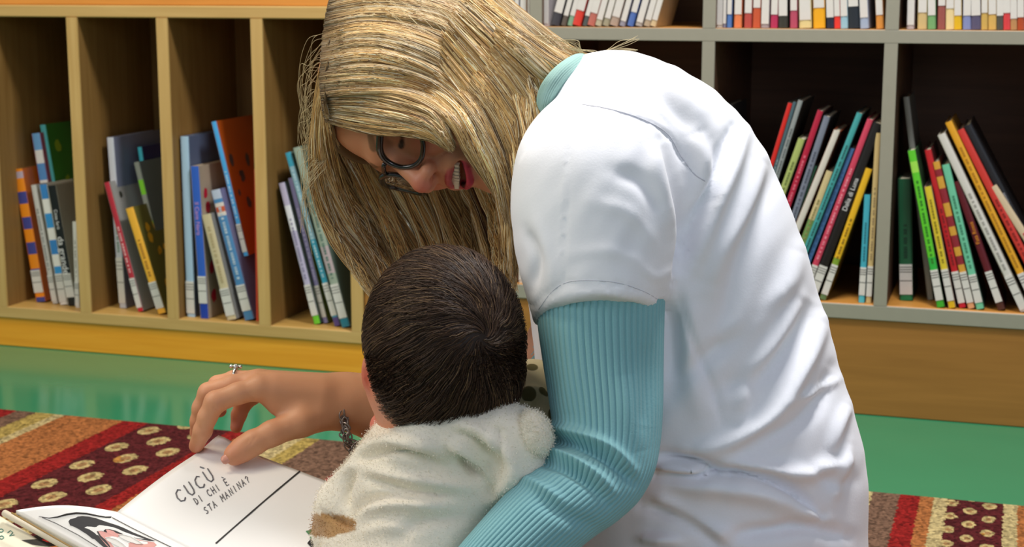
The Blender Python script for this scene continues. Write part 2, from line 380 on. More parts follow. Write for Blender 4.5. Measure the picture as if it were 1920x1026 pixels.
def book(label, group, w, h, d, loc, lean, yaw=0.0, spine='#888888', cover=None, bands=None, lab=(0.02, 0.2), title=None, tcol='#eeeeee', foot=None, marks=True, spots=None, labw=0.94, cat='book', dip=0.0):
    """local: spine front at y=0, x centred, z from 0; bands: list of (z0,z1,col) fractions"""
    r = empty('book', loc); r.rotation_euler = (0, lean, yaw); r.rotation_mode = 'XYZ'
    tag(r, label, cat, group)
    ms = [mat(cover or spine, 0.4, 0.08, 40, name='book_cover'), mat(spine, 0.38, 0.05, 50, name='book_spine')]
    t = min(0.0022, w * 0.18); c = MB(); hw = w / 2
    c.box((-hw, 0.002, 0), (-hw + t, d, h), 0); c.box((hw - t, 0.002, 0), (hw, d, h), 0)
    cuts = [(0, 1, None)]
    zs = sorted(set([0.0, 1.0] + [z for b in (bands or []) for z in b[:2]] + ([foot[0]] if foot else [])))
    # rounded spine strip cut in bands
    prof = [(-hw, 0.003), (-hw * 0.8, 0.0006), (-hw * 0.3, 0.0), (hw * 0.3, 0.0), (hw * 0.8, 0.0006), (hw, 0.003), (hw, 0.0045), (-hw, 0.0045)]
    for z0, z1 in zip(zs[:-1], zs[1:]):
        zm = (z0 + z1) / 2; mi = 1
        for b in (bands or []):
            if b[0] <= zm <= b[1]:
                mm = mat(b[2], 0.38, 0.05, 50, name='book_spine')
                if mm not in ms: ms.append(mm)
                mi = ms.index(mm)
        if foot and zm < foot[0]:
            mm = mat(foot[1], 0.38, 0.05, 50, name='book_spine')
            if mm not in ms: ms.append(mm)
            mi = ms.index(mm)
        V = [(x, y, z0 * h) for x, y in prof] + [(x, y, z1 * h) for x, y in prof]; n = len(prof)
        c.add(V, [(i, (i + 1) % n, n + (i + 1) % n, n + i) for i in range(n)] + [tuple(range(n))[::-1], tuple(range(n, 2 * n))], mi)
    if spots:      # printed cover picture, part of the cover
        rr = random.Random(len(label)); ms.append(mat(spots[0], 0.4, name='print'))
        for k in range(spots[1]):
            y = rr.uniform(0.02, d - 0.02); z = rr.uniform(0.05, 0.93) * h; a = rr.uniform(0.006, 0.014); nn = 10
            V = [(hw + 0.0004, y + a * (0.6 + 0.4 * rr.random()) * math.cos(2 * math.pi * q / nn), z + a * 1.3 * (0.6 + 0.4 * rr.random()) * math.sin(2 * math.pi * q / nn)) for q in range(nn)]
            c.add(V, [tuple(range(nn))], len(ms) - 1)
    c.build('cover', ms, r)
    p = MB(); p.box((-hw + t, 0.0045, 0.003), (hw - t, d - 0.003, h - 0.003)); p.build('pages', m_pages, r)
    if lab:
        l = MB(); l.box((-hw * labw, -0.0008, lab[0] * h), (hw * labw, 0.001, lab[1] * h)); lo = l.build('label', m_label, r)
        k = MB(); L_ = (lab[1] - lab[0]) * h
        for f in (0.90, 0.82, 0.74, 0.45): k.box((-hw * labw * 0.96, -0.0011, lab[0] * h + f * L_), (hw * labw * 0.96, -0.0007, lab[0] * h + f * L_ + 0.0011))
        k.build('print', m_ink, lo)
    if isinstance(title, str):
        textmesh('title', title, min(w * 0.75, 0.03), mat(tcol, 0.5, name='print'), r, (0, -0.0007, h * 0.6), (math.pi / 2, -math.pi / 2, 0))
    elif isinstance(title, list):
        for s_, z_, sz in title: textmesh('title', s_, sz, mat(tcol, 0.5, name='print'), r, (0, -0.0007, h * z_), (math.pi / 2, math.pi / 2, 0))
    elif marks:
        k = MB(); z = (lab[1] if lab else 0.1) * h + 0.012; rr = random.Random(label); top = h * rr.uniform(0.6, 0.9)
        while z < top:
            q = rr.uniform(0.002, 0.005); k.box((-hw * 0.25, -0.0006, z), (hw * 0.28, 0.0004, z + q)); z += q + rr.choice((0.0015, 0.0015, 0.005))
        if k.V: k.build('title', mat(tcol, 0.5, name='print'), r)
    return r
def pbook(label, group, tx, ty, bx, by, wpx, zs, Y0, d=0.16, rest=True, ext=False, yaw=0.0, **kw):
    T = onY(tx, ty, Y0); B = onY(bx, by, Y0); ax = T - B
    if ext: B = T - ax * ((T[2] - zs) / ax[2]); ax = T - B
    h = math.hypot(ax[0], ax[2]); lean = math.atan2(ax[0], ax[2])
    w = wpx * (Y0 / ray(bx, by)[1]) / FPX * 1.04
    if rest:
        T0 = T[2]; low = 0.5 * w * abs(math.sin(lean)); bz = zs + low + 0.0004; h += (B[2] - bz) / max(0.2, math.cos(lean)); B = B.copy(); B[2] = bz
    return book(label, group, w, h, d, tuple(B), lean, yaw, **kw)
# --- left unit: (topx,topy,botx,boty,width)
G1 = 'picture books in the left bookcase'
zl = 0.089
pbook('blue picture book with white bands in the leftmost slot, standing behind the others', G1, 66, 250, 118, 560, 18, zl, 2.975, d=0.15, spine='#e6e8ea', cover='#9a3a4e', bands=[(.9, 1, '#6fa6dd'), (.72, .82, '#5a96d6'), (.5, .6, '#5a96d6')], lab=None, marks=False)
pbook('tall green jungle cover picture book at the back of the leftmost slot', G1, 79, 234, 135, 560, 12, zl, 2.99, d=0.15, spine='#4aa0a8', cover='#2f7a2a', lab=None, marks=False, spots=('#8fae2c', 26))
pbook('orange picture book with dark blue squares on its spine, leftmost on the shelf', G1, 32, 317, 76, 566, 20, zl, 2.93, d=0.17, spine='#e88a1c', cover='#c4641c', bands=[(.93, .98, '#b4a6b8'), (.74, .83, '#41458e'), (.55, .64, '#41458e'), (.36, .45, '#41458e'), (.24, .25, '#41458e'), (0, .035, '#41458e')], lab=(.07, .24), marks=False)
pbook('thin pale grey picture book between the orange one and the blue banded one', G1, 62, 347, 103, 569, 11, zl, 2.925, d=0.15, spine='#c9c7c2', cover='#b8b4ab', lab=(.02, .24), tcol='#8a8a8a')
pbook('low white and sky blue banded picture book left of the black spine', G1, 80, 346, 119, 569, 16, zl, 2.92, d=0.1, spine='#eceae4', cover='#d8d4c8', bands=[(.88, 1, '#3c86cc'), (.64, .76, '#3c96d8'), (.42, .54, '#3c86cc'), (.26, .32, '#3c96d8')], lab=(.02, .26), marks=False)
pbook('black spined picture book with white lettering in the leftmost slot', G1, 96, 348, 135, 571, 18, zl, 2.915, d=0.15, spine='#141414', cover='#a29c8a', lab=(.07, .27), title=[('Cosa farò', .72, .011), ('da grande', .42, .021)])
pbook('short white picture book against the divider right of the black spine', G1, 139, 416, 145, 574, 9, zl, 2.905, d=0.1, spine='#dedbd2', lab=(.02, .3), tcol='#a09a90')
pbook('tall pale grey blue picture book at the left of the second slot', G1, 206, 258, 230, 573, 14, zl, 2.93, d=0.19, spine='#c3c8d2', cover='#8287a0', lab=(.03, .3), tcol='#6a8a78')
pbook('thin red spined picture book leaning in the second slot', G1, 200, 342, 263, 580, 11, zl, 2.905, d=0.17, spine='#b52c3c', cover='#a5a3a0', lab=(.03, .26), tcol='#e4b8b8', foot=(.03, '#c02030'), spots=('#3c3a30', 3))
pbook('navy picture book with turquoise spine at the back of the second slot', G1, 262, 276, 305, 560, 9, zl, 3.0, d=0.12, spine='#3fb0c4', cover='#262a66', lab=None, marks=False)
pbook('grey green picture book with lime squares on its spine in the second slot', G1, 256, 304, 320, 574, 11, zl, 2.95, d=0.17, spine='#8a9088', cover='#6c7a7c', bands=[(.78, .88, '#7ccb2a'), (.5, .6, '#7ccb2a'), (.3, .42, '#7ccb2a'), (.1, .18, '#7ccb2a')], lab=None, marks=False)
pbook('yellow spined picture book with bee cover in the second slot', G1, 243, 390, 303, 583, 17, zl, 2.895, d=0.14, spine='#f0b43a', cover='#6d6a34', lab=(.05, .3), tcol='#b07a28', spots=('#e0a82a', 16))
pbook('thin cream picture book squeezed against the divider of the third slot', G1, 337, 360, 344, 592, 7, zl, 2.90, d=0.16, spine='#d8b898', lab=(.02, .2), tcol='#b08868')
pbook('tall light blue spined picture book in the third slot', G1, 345, 256, 358, 594, 17, zl, 2.895, d=0.18, spine='#a4c4dc', cover='#56637e', lab=(.02, .2), marks=False)
pbook('deep blue spined picture book with pink lettering in the third slot', G1, 364, 312, 383, 598, 17, zl, 2.888, d=0.14, spine='#2f5fc0', cover='#b0a08c', lab=(.1, .28), foot=(.1, '#1f3fa8'), title=[('Il Cane Nero', .66, .013)], tcol='#c89ad0', spots=('#c4203c', 9))
pbook('cream spined picture book leaning low in the third slot', G1, 386, 402, 434, 598, 19, zl, 2.885, d=0.13, spine='#cabd98', cover='#8f8f8c', lab=(.04, .3), tcol='#b4a47c')
pbook('blue picture book with a small orange emblem on its spine in the third slot', G1, 404, 356, 467, 596, 19, zl, 2.895, d=0.14, spine='#4c86b8', cover='#7a7aa0', bands=[(.93, 1, '#b8c4d8'), (.80, .9, '#d8d0c8'), (.83, .87, '#c85a32')], lab=(.07, .27), tcol='#b8ccdc')
pbook('large orange cover picture book with bright blue spine leaning high in the third slot', G1, 400, 228, 461, 480, 10, zl, 2.915, d=0.19, rest=False, spine='#4aa8e8', cover='#c85a18', lab=(.03, .24), spots=('#5a4a48', 9), tcol='#bfe0f4')
pbook('thin red picture book pressed against the right divider of the third slot', G1, 478, 318, 482, 592, 5, zl, 2.90, d=0.14, spine='#d2492c', lab=None, marks=False)
pbook('thin lilac and white picture book leftmost in the fourth slot', G1, 530, 343, 594, 596, 13, zl, 2.905, d=0.14, spine='#b9b4d0', cover='#3c4a3c', bands=[(.66, .84, '#dfe2ea')], lab=(.06, .28), foot=(.06, '#6cc832'), tcol='#8a86a8')
pbook('violet grey picture book second in the fourth slot', G1, 546, 334, 610, 596, 10, zl, 2.92, d=0.14, spine='#8a86b4', cover='#7a8a40', lab=(.04, .26), tcol='#b8b4d4')
pbook('tall teal spined picture book leaning in the fourth slot', G1, 541, 286, 632, 604, 12, zl, 2.90, d=0.15, spine='#3a9cb8', cover='#6a7a6c', bands=[(.5, .92, '#8cb4c4')], lab=(.06, .25), foot=(.05, '#5a4a8a'), tcol='#b8d4dc')
pbook('tall grey green mottled picture book rightmost in the fourth slot', G1, 558, 276, 648, 606, 17, zl, 2.893, d=0.14, spine='#9aa898', cover='#5e7468', lab=(.05, .24), foot=(.05, '#2a8098'), bands=[(.3, .45, '#b8a8ac'), (.7, .8, '#76908a')], tcol='#5a7a70')
# --- right unit lower row, middle compartment (coordinates from a 2.138x crop)
zr = 0.2065; G2 = 'books in the lower row of the right bookcase'
def rb(s, x, y): return 1340 + x / 2.138, 140 + y / 2.138
def R1(label, t, b, wpx, Y0=2.887, rest=True, ext=True, **kw):
    tx, ty = rb(0, *t); bx, by = rb(0, *b); pbook(label, G2, tx, ty, bx, by, wpx / 2.138, zr, Y0, ext=ext, rest=True, d=kw.pop('d', 0.17), **kw)
R1('bright red spined book leaning, leftmost of the row beside the white shirt', (303, 115), (226, 370), 18, spine='#d0241c', cover='#4a4440', tcol='#8c1410')
R1('dark slate spined book leaning just right of the bright red one', (322, 110), (240, 385), 14, spine='#46606a', cover='#2a2a28', tcol='#8c9a9c')
R1('pale grey spined book leaning right of the dark slate one', (345, 104), (252, 400), 20, spine='#8c9494', cover='#3c3832', tcol='#5c6464')
R1('light green spined book leaning between grey and crimson ones', (350, 258), (274, 470), 28, spine='#a4b468', cover='#505038', tcol='#6c7c40')
R1('crimson spined book leaning right of the light green one', (425, 145), (300, 510), 24, spine='#b01c3c', cover='#3c2020', tcol='#d86c80')
R1('grey blue spined book leaning right of the crimson one', (452, 168), (322, 560), 26, spine='#747c8c', cover='#28282c', tcol='#4c5464')
R1('short dark green spined book tucked before the white spined one', (402, 365), (345, 530), 22, spine='#2c6c50', cover='#20382c', Y0=2.895, tcol='#4c8c70')
R1('white spined book leaning in the middle of the row', (492, 225), (340, 600), 26, spine='#cfcbc0', cover='#7c3c20', marks=False)
R1('cream and green spined short book leaning right of the white one', (462, 388), (362, 655), 26, spine='#c8b888', cover='#5c4020', bands=[(0, .62, '#6c9050')], tcol='#8c8450')
R1('tall teal spined book leaning over the blue one', (583, 155), (372, 690), 24, spine='#3f9c9c', cover='#203c3c', tcol='#245c5c')
R1('mid blue spined book half hidden between the teal and pink red ones', (553, 296), (388, 720), 20, spine='#4878ac', cover='#203050', Y0=2.895, tcol='#345c8c')
R1('pink red spined book leaning beside the black one', (625, 180), (408, 755), 24, spine='#c8405a', cover='#6c2030', lab=(.03, .19), tcol='#e890a0')
R1('black spined book with white lettering leaning in the row', (655, 195), (436, 775), 34, spine='#141414', cover='#141414', lab=(.03, .19), title='Dalia di Luna', tcol='#d8d8d8')
R1('yellow spined book leaning before the dark gap', (620, 378), (438, 890), 26, spine='#e0b020', cover='#8c7018', lab=(.04, .27), bands=[(.27, .32, '#7c9c30')], foot=(.04, '#5c7c50'), tcol='#8c6c10')
R1('short turquoise spined book standing near the grey divider', (612, 482), (588, 918), 24, ext=False, spine='#40a8bc', cover='#205c68', lab=(.07, .33), foot=(.07, '#50b8c8'), tcol='#247080')
R1('cream spined book standing against the grey divider', (655, 234), (616, 925), 22, ext=False, spine='#c8b078', cover='#6c5c3c', lab=(.04, .22), tcol='#94805c', d=0.15)
pbook('dark charcoal book peeking out above the white shoulder beside the grey divider', G2, 1366, 196, 1356, 555, 14, zr, 2.90, spine='#2c2c2e', cover='#242426', lab=(.03, .2), tcol='#55555a')
def R2(label, t, b, wpx, Y0=2.89, ext=False, **kw):
    c = lambda q: (1640 + q[0] / 2.054, 140 + q[1] / 2.054)
    tx, ty = c(t); bx, by = c(b); pbook(label, G2, tx, ty, bx, by, wpx / 2.054, zr, Y0, ext=ext, d=kw.pop('d', 0.17), **kw)
R2('tall grey book at the back of the rightmost compartment', (124, 86), (216, 850), 22, Y0=2.95, spine='#8a8c84', cover='#5c5c54', lab=None, marks=False, d=0.14)
R2('dark green upright book beside the grey divider in the rightmost compartment', (116, 402), (122, 856), 48, Y0=2.93, spine='#1c5c3c', cover='#143c28', lab=(.05, .3), foot=(.05, '#147848'), tcol='#0c3c28', d=0.14)
R2('bright lime green spined book in the rightmost compartment', (138, 292), (254, 910), 29, Y0=2.882, spine='#5cc82c', cover='#3c5c3c', lab=(.045, .24), foot=(.045, '#3cac2c'), bands=[(.24, .32, '#2cb040'), (.86, .93, '#9cdc50')], tcol='#2c7c1c')
R2('yellow spined short book right of the lime green one', (203, 432), (298, 904), 26, Y0=2.882, spine='#d8c030', cover='#a08078', lab=(.06, .32), foot=(.06, '#d8b418'), tcol='#8c7c10')
R2('red spined book right of the yellow short one', (212, 290), (340, 872), 26, Y0=2.89, spine='#b81c24', cover='#501418', lab=(.03, .23), foot=(.03, '#c01830'), tcol='#7c1014')
R2('book with red and yellow checks on its spine', (243, 336), (374, 878), 26, Y0=2.887, spine='#d09a38', cover='#803020', bands=[(.9, .95, '#8c2430'), (.72, .82, '#8c2430'), (.56, .63, '#8c2430'), (.42, .5, '#8c2430'), (.3, .36, '#8c2430')], lab=(.04, .25), foot=(.04, '#d8a070'), marks=False)
R2('mint green spined book right of the checked one', (280, 347), (408, 880), 29, Y0=2.885, spine='#6cc09c', cover='#3c5c4c', lab=(.045, .24), foot=(.045, '#6cc49c'), tcol='#3c8468')
R2('dark maroon book with orange lettering leaning in the rightmost compartment', (322, 412), (490, 890), 27, Y0=2.888, spine='#5c1420', cover='#40101a', lab=(.06, .3), foot=(.06, '#4c2a20'), title='Fata Rossa', tcol='#e08c20')
R2('long white spined book leaning across the rightmost compartment', (262, 230), (578, 900), 30, Y0=2.884, spine='#cfcdc6', cover='#a8a498', lab=(.01, .2), tcol='#9c9a94')
R2('golden yellow spined book leaning against the long white one', (280, 182), (612, 880), 27, Y0=2.892, ext=True, spine='#dca024', cover='#8c6418', lab=(.02, .2), tcol='#b07c14')
R2('red spined book leaning against the golden yellow one', (325, 212), (655, 860), 29, Y0=2.896, ext=True, spine='#c83830', cover='#6c2018', tcol='#8c1c18')
R2('black spined book leaning against the red one at the far right', (352, 195), (690, 850), 30, Y0=2.9, ext=True, spine='#1c1e24', cover='#141418', title='Notte', tcol='#a8a8b0')
R2('cream book with pink lettering leaning at the far right edge', (450, 430), (720, 850), 28, Y0=2.896, ext=True, spine='#d0bc9c', cover='#a89478', tcol='#c04858')
# book spines glimpsed behind the hair, left compartment of the right unit
for k, (x, wv, h, c, lb) in enumerate([(-1.15, .02, .3, '#9c9c94', 'grey spined book glimpsed behind the hanging hair'), (-1.118, .018, .27, '#c8c4bc', 'white spined book glimpsed behind the hanging hair'),
        (-0.93, .02, .29, '#c84c3c', 'red spined book seen between hair strands beside the white sleeve'), (-0.906, .014, .3, '#c8c4b8', 'pale spined book next to the red one beside the white sleeve')]):
    book(lb, G2, wv, h, 0.16, (x, 2.885, zr), 0.0, spine=c, lab=(.02, .4), tcol='#8a8478')
# --- upper row with white labels
zu = 0.7005; G3 = 'white labelled books on the upper shelf'
def upper(xpx, wpx, lean, foot, fh, desc, h=0.24):
    B = onY(xpx, 55, 2.886); w_ = wpx * 2.97 / FPX * 0.98
    book(desc, G3, w_, h, 0.14, (B[0], 2.886, zu + 0.5 * w_ * abs(math.sin(lean)) + 0.0003), lean, spine=foot, cover=foot, lab=(fh, .62), labw=0.9, marks=False)
S1 = [(908, 10, 0, '#5c3c64', .04, 'dark purple'), (921, 18, 0, '#b8b4ac', .02, 'grey'), (936, 8, 0, '#6c2c5c', .03, 'plum'), (950, 10, 0, '#7c6080', .04, 'mauve'), (960, 7, 0, '#d8c070', .03, 'straw yellow'), (969, 9, 0, '#3c5c9c', .09, 'blue footed'), (981, 13, 0, '#e09018', .1, 'orange footed'), (991, 5, 0, '#d8b050', .05, 'amber')]
for x, w_, ln, c, fh, nm in S1: upper(x, w_, ln, c, fh, nm + ' white-labelled book on the upper shelf just left of the first grey divider')
S2 = [(1023, 12, 0, '#c8c0c0', .02, 'pale'), (1040, 17, .27, '#3c3c44', .1, 'charcoal footed'), (1056, 10, .27, '#5c544c', .08, 'brown grey'), (1068, 10, .27, '#7ca488', .08, 'sage green'), (1080, 17, .27, '#d03c30', .12, 'red footed'), (1096, 9, .27, '#4c5454', .08, 'slate'), (1107, 15, .27, '#b4685c', .1, 'brick footed'), (1121, 12, .27, '#b0ac94', .05, 'beige footed'), (1135, 12, .27, '#98947c', .06, 'olive beige'), (1150, 16, .27, '#a89484', .07, 'tan footed'), (1166, 11, .27, '#8c8c9c', .04, 'blue grey'), (1181, 12, .27, '#4c6cb0', .11, 'blue footed'), (1197, 13, .27, '#a4a09c', .03, 'light grey'), (1212, 12, .27, '#ac9c84', .05, 'brown beige'), (1224, 11, .27, '#c8b48c', .05, 'cream footed')]
for x, w_, ln, c, fh, nm in S2: upper(x, w_, ln, c, fh, nm + ' white-labelled book in the leaning row above the woman\'s back')
S3 = [(1348, 13, 0, '#cac6be', .02, 'white'), (1358, 6, 0, '#7c7c94', .03, 'grey violet'), (1367, 9, 0, '#4c74b4', .1, 'blue footed'), (1383, 14, 0, '#dc7c4c', .1, 'orange footed'), (1402, 14, 0, '#b04840', .11, 'brick red footed'), (1418, 14, 0, '#c05430', .15, 'rust'), (1434, 15, 0, '#9c9094', .03, 'mottled grey'), (1451, 13, 0, '#b02c54', .1, 'magenta footed'), (1468, 17, -.03, '#34342c', .09, 'black footed'), (1488, 13, -.03, '#b04860', .13, 'rose footed'), (1510, 22, -.05, '#d8c88c', .06, 'thick cream'), (1536, 21, -.05, '#e8a818', .15, 'thick golden footed'), (1557, 14, -.06, '#24283c', .08, 'navy footed'), (1570, 11, -.06, '#e03428', .09, 'scarlet footed'), (1583, 13, -.06, '#94bccc', .09, 'pale blue footed'), (1601, 19, -.07, '#202830', .16, 'thick black footed'), (1621, 15, -.08, '#9cacc4', .08, 'grey blue footed'), (1650, 13, -.08, '#d08c3c', .1, 'amber footed')]
for x, w_, ln, c, fh, nm in S3: upper(x, w_, ln, c, fh, nm + ' white-labelled book on the upper shelf between the second and third dividers')
S4 = [(1707, 13, -.02, '#b4a8a8', .03, 'pale mauve'), (1729, 16, -.03, '#c8b078', .12, 'straw footed'), (1747, 14, -.05, '#70a468', .1, 'green footed'), (1765, 13, -.03, '#945048', .17, 'brown red footed'), (1781, 14, -.04, '#e0cc94', .15, 'cream footed'), (1796, 13, -.05, '#d8b014', .1, 'yellow footed'), (1813, 14, -.04, '#7c88b8', .1, 'periwinkle footed'), (1830, 17, -.06, '#54506c', .1, 'dusky violet footed'), (1846, 11, -.05, '#c4a454', .12, 'mustard footed'), (1861, 14, -.06, '#cca858', .11, 'sand footed'), (1875, 12, -.05, '#4c4c44', .1, 'dark grey footed'), (1888, 13, -.06, '#cc3c40', .12, 'red footed'), (1901, 12, -.06, '#b08454', .08, 'brown footed'), (1914, 12, -.06, '#a8441c', .09, 'rust footed'), (1928, 12, -.06, '#c8bcb0', .09, 'white')]
for x, w_, ln, c, fh, nm in S4: upper(x, w_, ln, c, fh, nm + ' white-labelled book on the upper shelf at the far right')
# ================================================================== people
SKIN = np.array(lin('#d69a78')); 
def camv(r, u, t): return cR * r + cU * u - cF * t      # t: toward the viewer
def nrm(v): v = np.asarray(v, float); return v / np.linalg.norm(v)
def px2m(px, d): return px * d / FPX
# ------------------------------------------------------------------ head frame of the woman
hL = nrm(camv(0.03, 0.55, 0.83)); hU = camv(-0.90, 0.16, -0.22); hU = nrm(hU - hL * (hU @ hL)); hR = -hL; hN = np.cross(hU, hR)
HM = np.stack([hR, hN, hU], 1)                           # columns: right, nose direction, crown
bridge = P(730, 303, 1.60)
H0 = bridge - hN * 0.092
def W(p): return H0 + HM @ np.asarray(p, float)          # head-local to world
def toL(p): return (p - H0.astype(np.float32)) @ HM.astype(np.float32)
def head_sdf(p):
    q = toL(p)
    d = ell(q, (0, -0.012, 0.030), (0.072, 0.094, 0.078))
    d = smin(d, ell(q, (0, 0.022, -0.03), (0.060, 0.063, 0.078)), 0.03)
    d = smin(d, ell(q, (0, 0.050, -0.066), (0.041, 0.036, 0.042)), 0.03)
    d = smin(d, ell(q, (0, 0.070, -0.110), (0.020, 0.016, 0.014)), 0.026)
    for s in (-1, 1):
        d = smin(d, cone(q, (s * 0.056, -0.002, -0.062), (s * 0.016, 0.066, -0.108), 0.013, 0.012), 0.024)
        d = smin(d, ell(q, (s * 0.036, 0.064, -0.036), (0.021, 0.019, 0.019)), 0.018)
        d = smin(d, cone(q, (s * 0.010, 0.083, 0.014), (s * 0.044, 0.066, 0.016), 0.008, 0.007), 0.016)
        d = smax(d, -ell(q, (s * 0.031, 0.096, -0.004), (0.015, 0.012, 0.011)), 0.012)
        d = smin(d, ell(q, (s * 0.031, 0.072, -0.003), (0.013, 0.0125, 0.0115)), 0.003)
        d = smin(d, cone(q, (s * 0.017, 0.080, -0.0085), (s * 0.044, 0.072, -0.008), 0.003, 0.003), 0.005)
    d = smin(d, cone(q, (0, 0.083, 0.006), (0, 0.105, -0.037), 0.0065, 0.010), 0.010)
    d = smin(d, ell(q, (0, 0.107, -0.040), (0.0105, 0.0105, 0.0095)), 0.006)
    for s in (-1, 1):
        d = smin(d, ell(q, (s * 0.0125, 0.098, -0.0435), (0.0075, 0.011, 0.0075)), 0.006)
        d = smax(d, -ell(q, (s * 0.0068, 0.103, -0.0515), (0.0036, 0.0065, 0.005)), 0.002)
        d = smax(d, -(cone(q, (s * 0.020, 0.090, -0.046), (s * 0.033, 0.078, -0.066), 0.0012, 0.0012)), 0.006)
    d = smin(d, ell(q, (0, 0.084, -0.068), (0.026, 0.013, 0.016)), 0.012)
    # open smiling mouth
    d = smax(d, -ell(q, (0, 0.093, -0.0745), (0.025, 0.020, 0.0092)), 0.003)
    up = [(-0.028, 0.076, -0.0665), (-0.014, 0.0915, -0.0655), (-0.004, 0.0975, -0.0645), (0.004, 0.0975, -0.0645), (0.014, 0.0915, -0.0655), (0.028, 0.076, -0.0665)]
    lo = [(-0.028, 0.076, -0.0675), (-0.016, 0.087, -0.080), (0, 0.093, -0.0855), (0.016, 0.087, -0.080), (0.028, 0.076, -0.0675)]
    for a, b in zip(up[:-1], up[1:]): d = smin(d, cone(q, a, b, 0.0027, 0.0027), 0.003)
    for a, b in zip(lo[:-1], lo[1:]): d = smin(d, cone(q, a, b, 0.0031, 0.0031), 0.003)
    # neck towards the shoulders
    n0 = W((0, -0.035, -0.055)); n1 = P(1070, 205, 1.62)
    d = smin(d, cone(p, n0, n1, 0.048, 0.045), 0.03)
    return d
def seglist(q, pts, r):
    m = None
    for a, b in zip(pts[:-1], pts[1:]):
        c = cone(q, a, b, r, r); m = c if m is None else np.minimum(m, c)
    return m
def head_cols(V):
    q = toL(V.astype(np.float32)); n = len(V); C = np.tile(np.array(lin('#d0906c')), (n, 1))
    def blend(wt, c): 
        nonlocal C
        wt = np.clip(wt, 0, 1)[:, None]; C = C * (1 - wt) + np.array(lin(c)) * wt
    g = lambda c, r: np.exp(-(((q - np.array(c)) / r) ** 2).sum(1))
    for s in (-1, 1): blend(0.75 * g((s * 0.036, 0.075, -0.038), 0.022), '#cc6a56')
    blend(0.8 * g((0, 0.116, -0.042), 0.014), '#cc6a58')
    for s in (-1, 1):
        blend(0.35 * g((s * 0.031, 0.085, 0.001), 0.013), '#96604a')
        br = seglist(q, [(s * 0.014, 0.090, 0.017), (s * 0.030, 0.085, 0.024), (s * 0.047, 0.068, 0.020)], 0.0032)
        blend(1 - br / 0.0015 if False else np.clip(0.9 - br / 0.003, 0, 0.8), '#6e4c30')
        ls = seglist(q, [(s * 0.018, 0.083, -0.010), (s * 0.031, 0.084, -0.0125), (s * 0.045, 0.073, -0.009)], 0.0022)
        blend(np.clip(1 - ls / 0.0016, 0, 1), '#2c1c14')
    up = [(-0.028, 0.076, -0.0665), (-0.014, 0.0915, -0.0655), (-0.004, 0.0975, -0.0645), (0.004, 0.0975, -0.0645), (0.014, 0.0915, -0.0655), (0.028, 0.076, -0.0665)]
    lo = [(-0.028, 0.076, -0.0675), (-0.016, 0.087, -0.080), (0, 0.093, -0.0855), (0.016, 0.087, -0.080), (0.028, 0.076, -0.0675)]
    blend(np.clip(1.5 - seglist(q, up, 0.0033) / 0.0012, 0, 1) * 0.85, '#b23c48')
    blend(np.clip(1.5 - seglist(q, lo, 0.0036) / 0.0012, 0, 1) * 0.95, '#c0304a')
    cav = ell(q, (0, 0.090, -0.0745), (0.022, 0.016, 0.007)); blend(np.clip(-cav / 0.001, 0, 1), '#4a1418')
    return C
lo_, hi_ = [], []
cs = np.array([W((x, y, z)) for x in (-0.09, 0.09) for y in (-0.13, 0.135) for z in (-0.15, 0.125)] + [P(1075, 190, 1.55), P(1075, 190, 1.70), P(1110, 250, 1.62), P(1110, 120, 1.62)])
Vh, Fh = nets(head_sdf, cs.min(0), cs.max(0), 0.0017)
# ------------------------------------------------------------------ right hand and forearm
J = lambda x, y, d: P(x, y, d).astype(np.float32)
def finger(p, pts, k=0.004):
    d = None
    for (a, ra), (b, rb_) in zip(pts[:-1], pts[1:]):
        c = cone(p, a, b, ra, rb_); d = c if d is None else smin(d, c, k)
    return d
wr = J(672, 756, 1.70)
FG = {
 'index': [(J(486, 728, 1.655), .0125), (J(446, 738, 1.648), .0112), (J(404, 754, 1.642), .0113), (J(389, 782, 1.645), .0098), (J(380, 808, 1.650), .0096), (J(368, 836, 1.664), .0078)],
 'middle': [(J(482, 716, 1.675), .0118), (J(436, 722, 1.672), .0105), (J(391, 737, 1.672), .0108), (J(378, 765, 1.676), .0096), (J(373, 790, 1.682), .0090), (J(369, 812, 1.69), .0076)],
 'ring': [(J(486, 714, 1.695), .0112), (J(440, 712, 1.695), .0098), (J(408, 722, 1.70), .0098), (J(402, 750, 1.705), .0086), (J(412, 770, 1.71), .0075)],
 'little': [(J(500, 722, 1.715), .0105), (J(474, 742, 1.722), .0092), (J(456, 758, 1.725), .0088), (J(448, 778, 1.725), .0080), (J(443, 801, 1.722), .0066)],
 'thumb': [(J(640, 768, 1.685), .0185), (J(565, 792, 1.655), .0150), (J(510, 813, 1.642), .0128), (J(474, 831, 1.636), .0126), (J(455, 843, 1.632), .0120), (J(440, 853, 1.630), .0112)]}
def hand_sdf(p):
    d = None
    for nme in ('index', 'middle', 'ring', 'little'):
        m = cone(p, wr + (J(672, 752, 1.70) - wr), FG[nme][0][0], .021, FG[nme][0][1] + 0.001)
        d = m if d is None else smin(d, m, 0.014)
    d = smin(d, cone(p, J(600, 745, 1.675), J(520, 735, 1.665), .020, .0155), 0.014)
    for nme in ('index', 'middle', 'ring', 'little'):
        f = finger(p, FG[nme]); d = smin(d, f, 0.0045)
    d = smin(d, finger(p, FG['thumb'], 0.006), 0.012)
    d = smin(d, cone(p, J(560, 770, 1.665), J(520, 762, 1.66), .010, .007), 0.014)     # web
    d = smin(d, cone(p, J(655, 757, 1.695), J(760, 772, 1.715), .0255, .029), 0.02)
    d = smin(d, cone(p, J(720, 778, 1.71), J(860, 762, 1.76), .030, .037), 0.02)
    return d
cs = np.array([P(x, y, d) for x in (350, 870) for y in (690, 875) for d in (1.60, 1.80)])
Vr, Fr = nets(hand_sdf, cs.min(0), cs.max(0), 0.0016)
